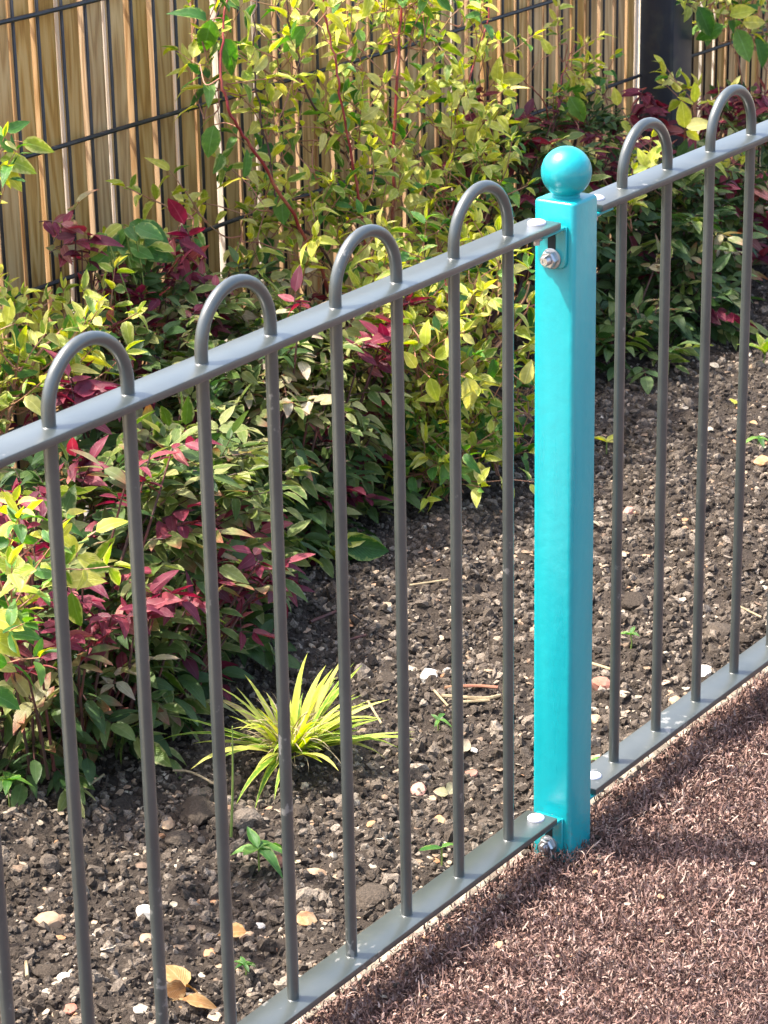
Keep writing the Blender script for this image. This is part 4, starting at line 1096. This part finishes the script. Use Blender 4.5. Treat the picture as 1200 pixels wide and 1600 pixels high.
twig([(545,990),(572,985)], .0018, M_stem_dark, 'small grey brown stick behind the grass tuft')
twig([(120,1225),(162,1200)], .0016, M_straw, 'thin pale stick under the red and green shrub')
twig([(345,1220),(300,1200),(270,1195)], .0014, M_straw, 'thin straw lying left of the grass tuft')
twig([(925,1028),(955,1036)], .0020, M_straw, 'pale stick right beside the turquoise post')
twig([(1155,940),(1190,958)], .0014, M_straw, 'pale straw near the right frame edge')
twig([(40,1490),(42,1515)], .0020, M_straw, 'stubby pale stick at bottom left')
twig([(640,910),(700,905)], .0014, M_straw, 'thin pale twig at the shrub foot')

M_dead = leaf_mat('dead_leaf', [(0, (.25,.115,.035)), (1, (.38,.20,.07))], margin=(.5,.34,.16), margin_w=.3, margin_amt=.5, rough=.7, trans=.2, veins=.2)
def dead(px, py, size, rot, label, mat=None, n=2):
    g = G(px, py); g[2] = soil_h(g[0], g[1])+.012
    pl = Plant('fallen_leaf', label, 'fallen leaf', g, 'fallen leaves on the soil')
    for k in range(n):
        a = rot+k*1.9; d = unit(np.array([math.cos(a), math.sin(a), .25]))
        pl.leaf(g, d, size*(1-.25*k), mat or M_dead, 'ovate', up=unit(np.array([random.uniform(-.4, .4), -.6, 1.])), wmul=1.4, roll=.4*k)
    pl.finish()
dead(290, 1540, .036, 1.2, 'curled golden brown dead leaf near the bottom edge', n=3)
dead(292, 1575, .024, -1.0, 'orange crumpled leaf tip just under the curled dead leaf', n=2)
dead(385, 1455, .026, 2.4, 'small tan dead leaf left of a low bar', n=1)
dead(722, 1505-350, .020, .3, 'faded yellow leaf scrap in the middle bed', mat=M_cream, n=1)
dead(935, 870-50, .020, 1.3, 'yellowish fallen leaf right of the post', mat=M_cream, n=1)
dead(1148, 635, .018, .8, 'yellow oval fallen leaf in the right bed', mat=M_gold2, n=1)
dead(900, 1352, .018, .9, 'tan leaf scrap at the foot of the turquoise post', n=1)
dead(700, 1218, .022, 0.1, 'cream leaf flake in the middle bed', mat=M_cream, n=2)

# ------------------------------------------------------------------ brown artificial turf fibres
def turf():
    def area(x0, x1, y0, y1, n):
        return np.stack([rng.uniform(x0, x1, n), rng.uniform(y0, y1, n)], 1)
    pts = np.concatenate([area(-.60, 1.6, -.55, .019, 125000), area(-1.2, 2.4, -1.1, .019, 28000)])
    n = len(pts)
    a = rng.uniform(0, 6.283, n); ln = rng.uniform(.007, .018, n); wd = rng.uniform(.0007, .0014, n)
    lean = rng.uniform(.5, 1.45, n); curl = rng.normal(0, 2.4, n); tw = rng.normal(0, 2.2, n)
    K = 5
    V = np.zeros((n, K*2, 3)); x = np.zeros(n); z = np.zeros(n); y = np.zeros(n); ang = lean.copy(); az = a.copy()
    z0 = rng.uniform(-.004, .010, n)
    mound = .012*(vnoise(pts[:, 0]+9, pts[:, 1]+9, .07, 61)-.5)
    for i in range(K):
        t = i/(K-1); w_ = wd*(1-.55*t)
        ca, sa = np.cos(az+tw*t+1.57), np.sin(az+tw*t+1.57)
        zz = np.maximum(z, -.002)
        V[:, 2*i] = np.stack([pts[:, 0]+x-ca*w_, pts[:, 1]+y-sa*w_, zz+z0+mound], 1)
        V[:, 2*i+1] = np.stack([pts[:, 0]+x+ca*w_, pts[:, 1]+y+sa*w_, zz+z0+mound+w_*.5], 1)
        st_ = ln/(K-1)
        x += st_*np.sin(ang)*np.cos(az); y += st_*np.sin(ang)*np.sin(az); z += st_*np.cos(ang)
        ang += curl/(K-1)*1.2; az += tw/(K-1)
    base = np.array([[2*i, 2*i+1, 2*i+3, 2*i+2] for i in range(K-1)])
    keep = (V[:, :, 1].max(1) < .024) | ((pts[:, 0] > .07) & (pts[:, 0] < .16))
    # leave the post foot free
    keep &= ~((np.abs(pts[:, 0]-XC) < .024) & (np.abs(pts[:, 1]) < .024))
    V = V[keep]; n = len(V)
    Fc = (base[None]+(np.arange(n)*2*K)[:, None, None]).reshape(-1, 4)
    o = link('turf_fibres', mesh_np('turf_fibres', V.reshape(-1, 3), Fc.ravel(), np.full(len(Fc), 4), M_blade, smooth=True))
    tag(o, 'matted short curly brown artificial turf in front of the railing', 'artificial turf', kind='stuff')
turf()
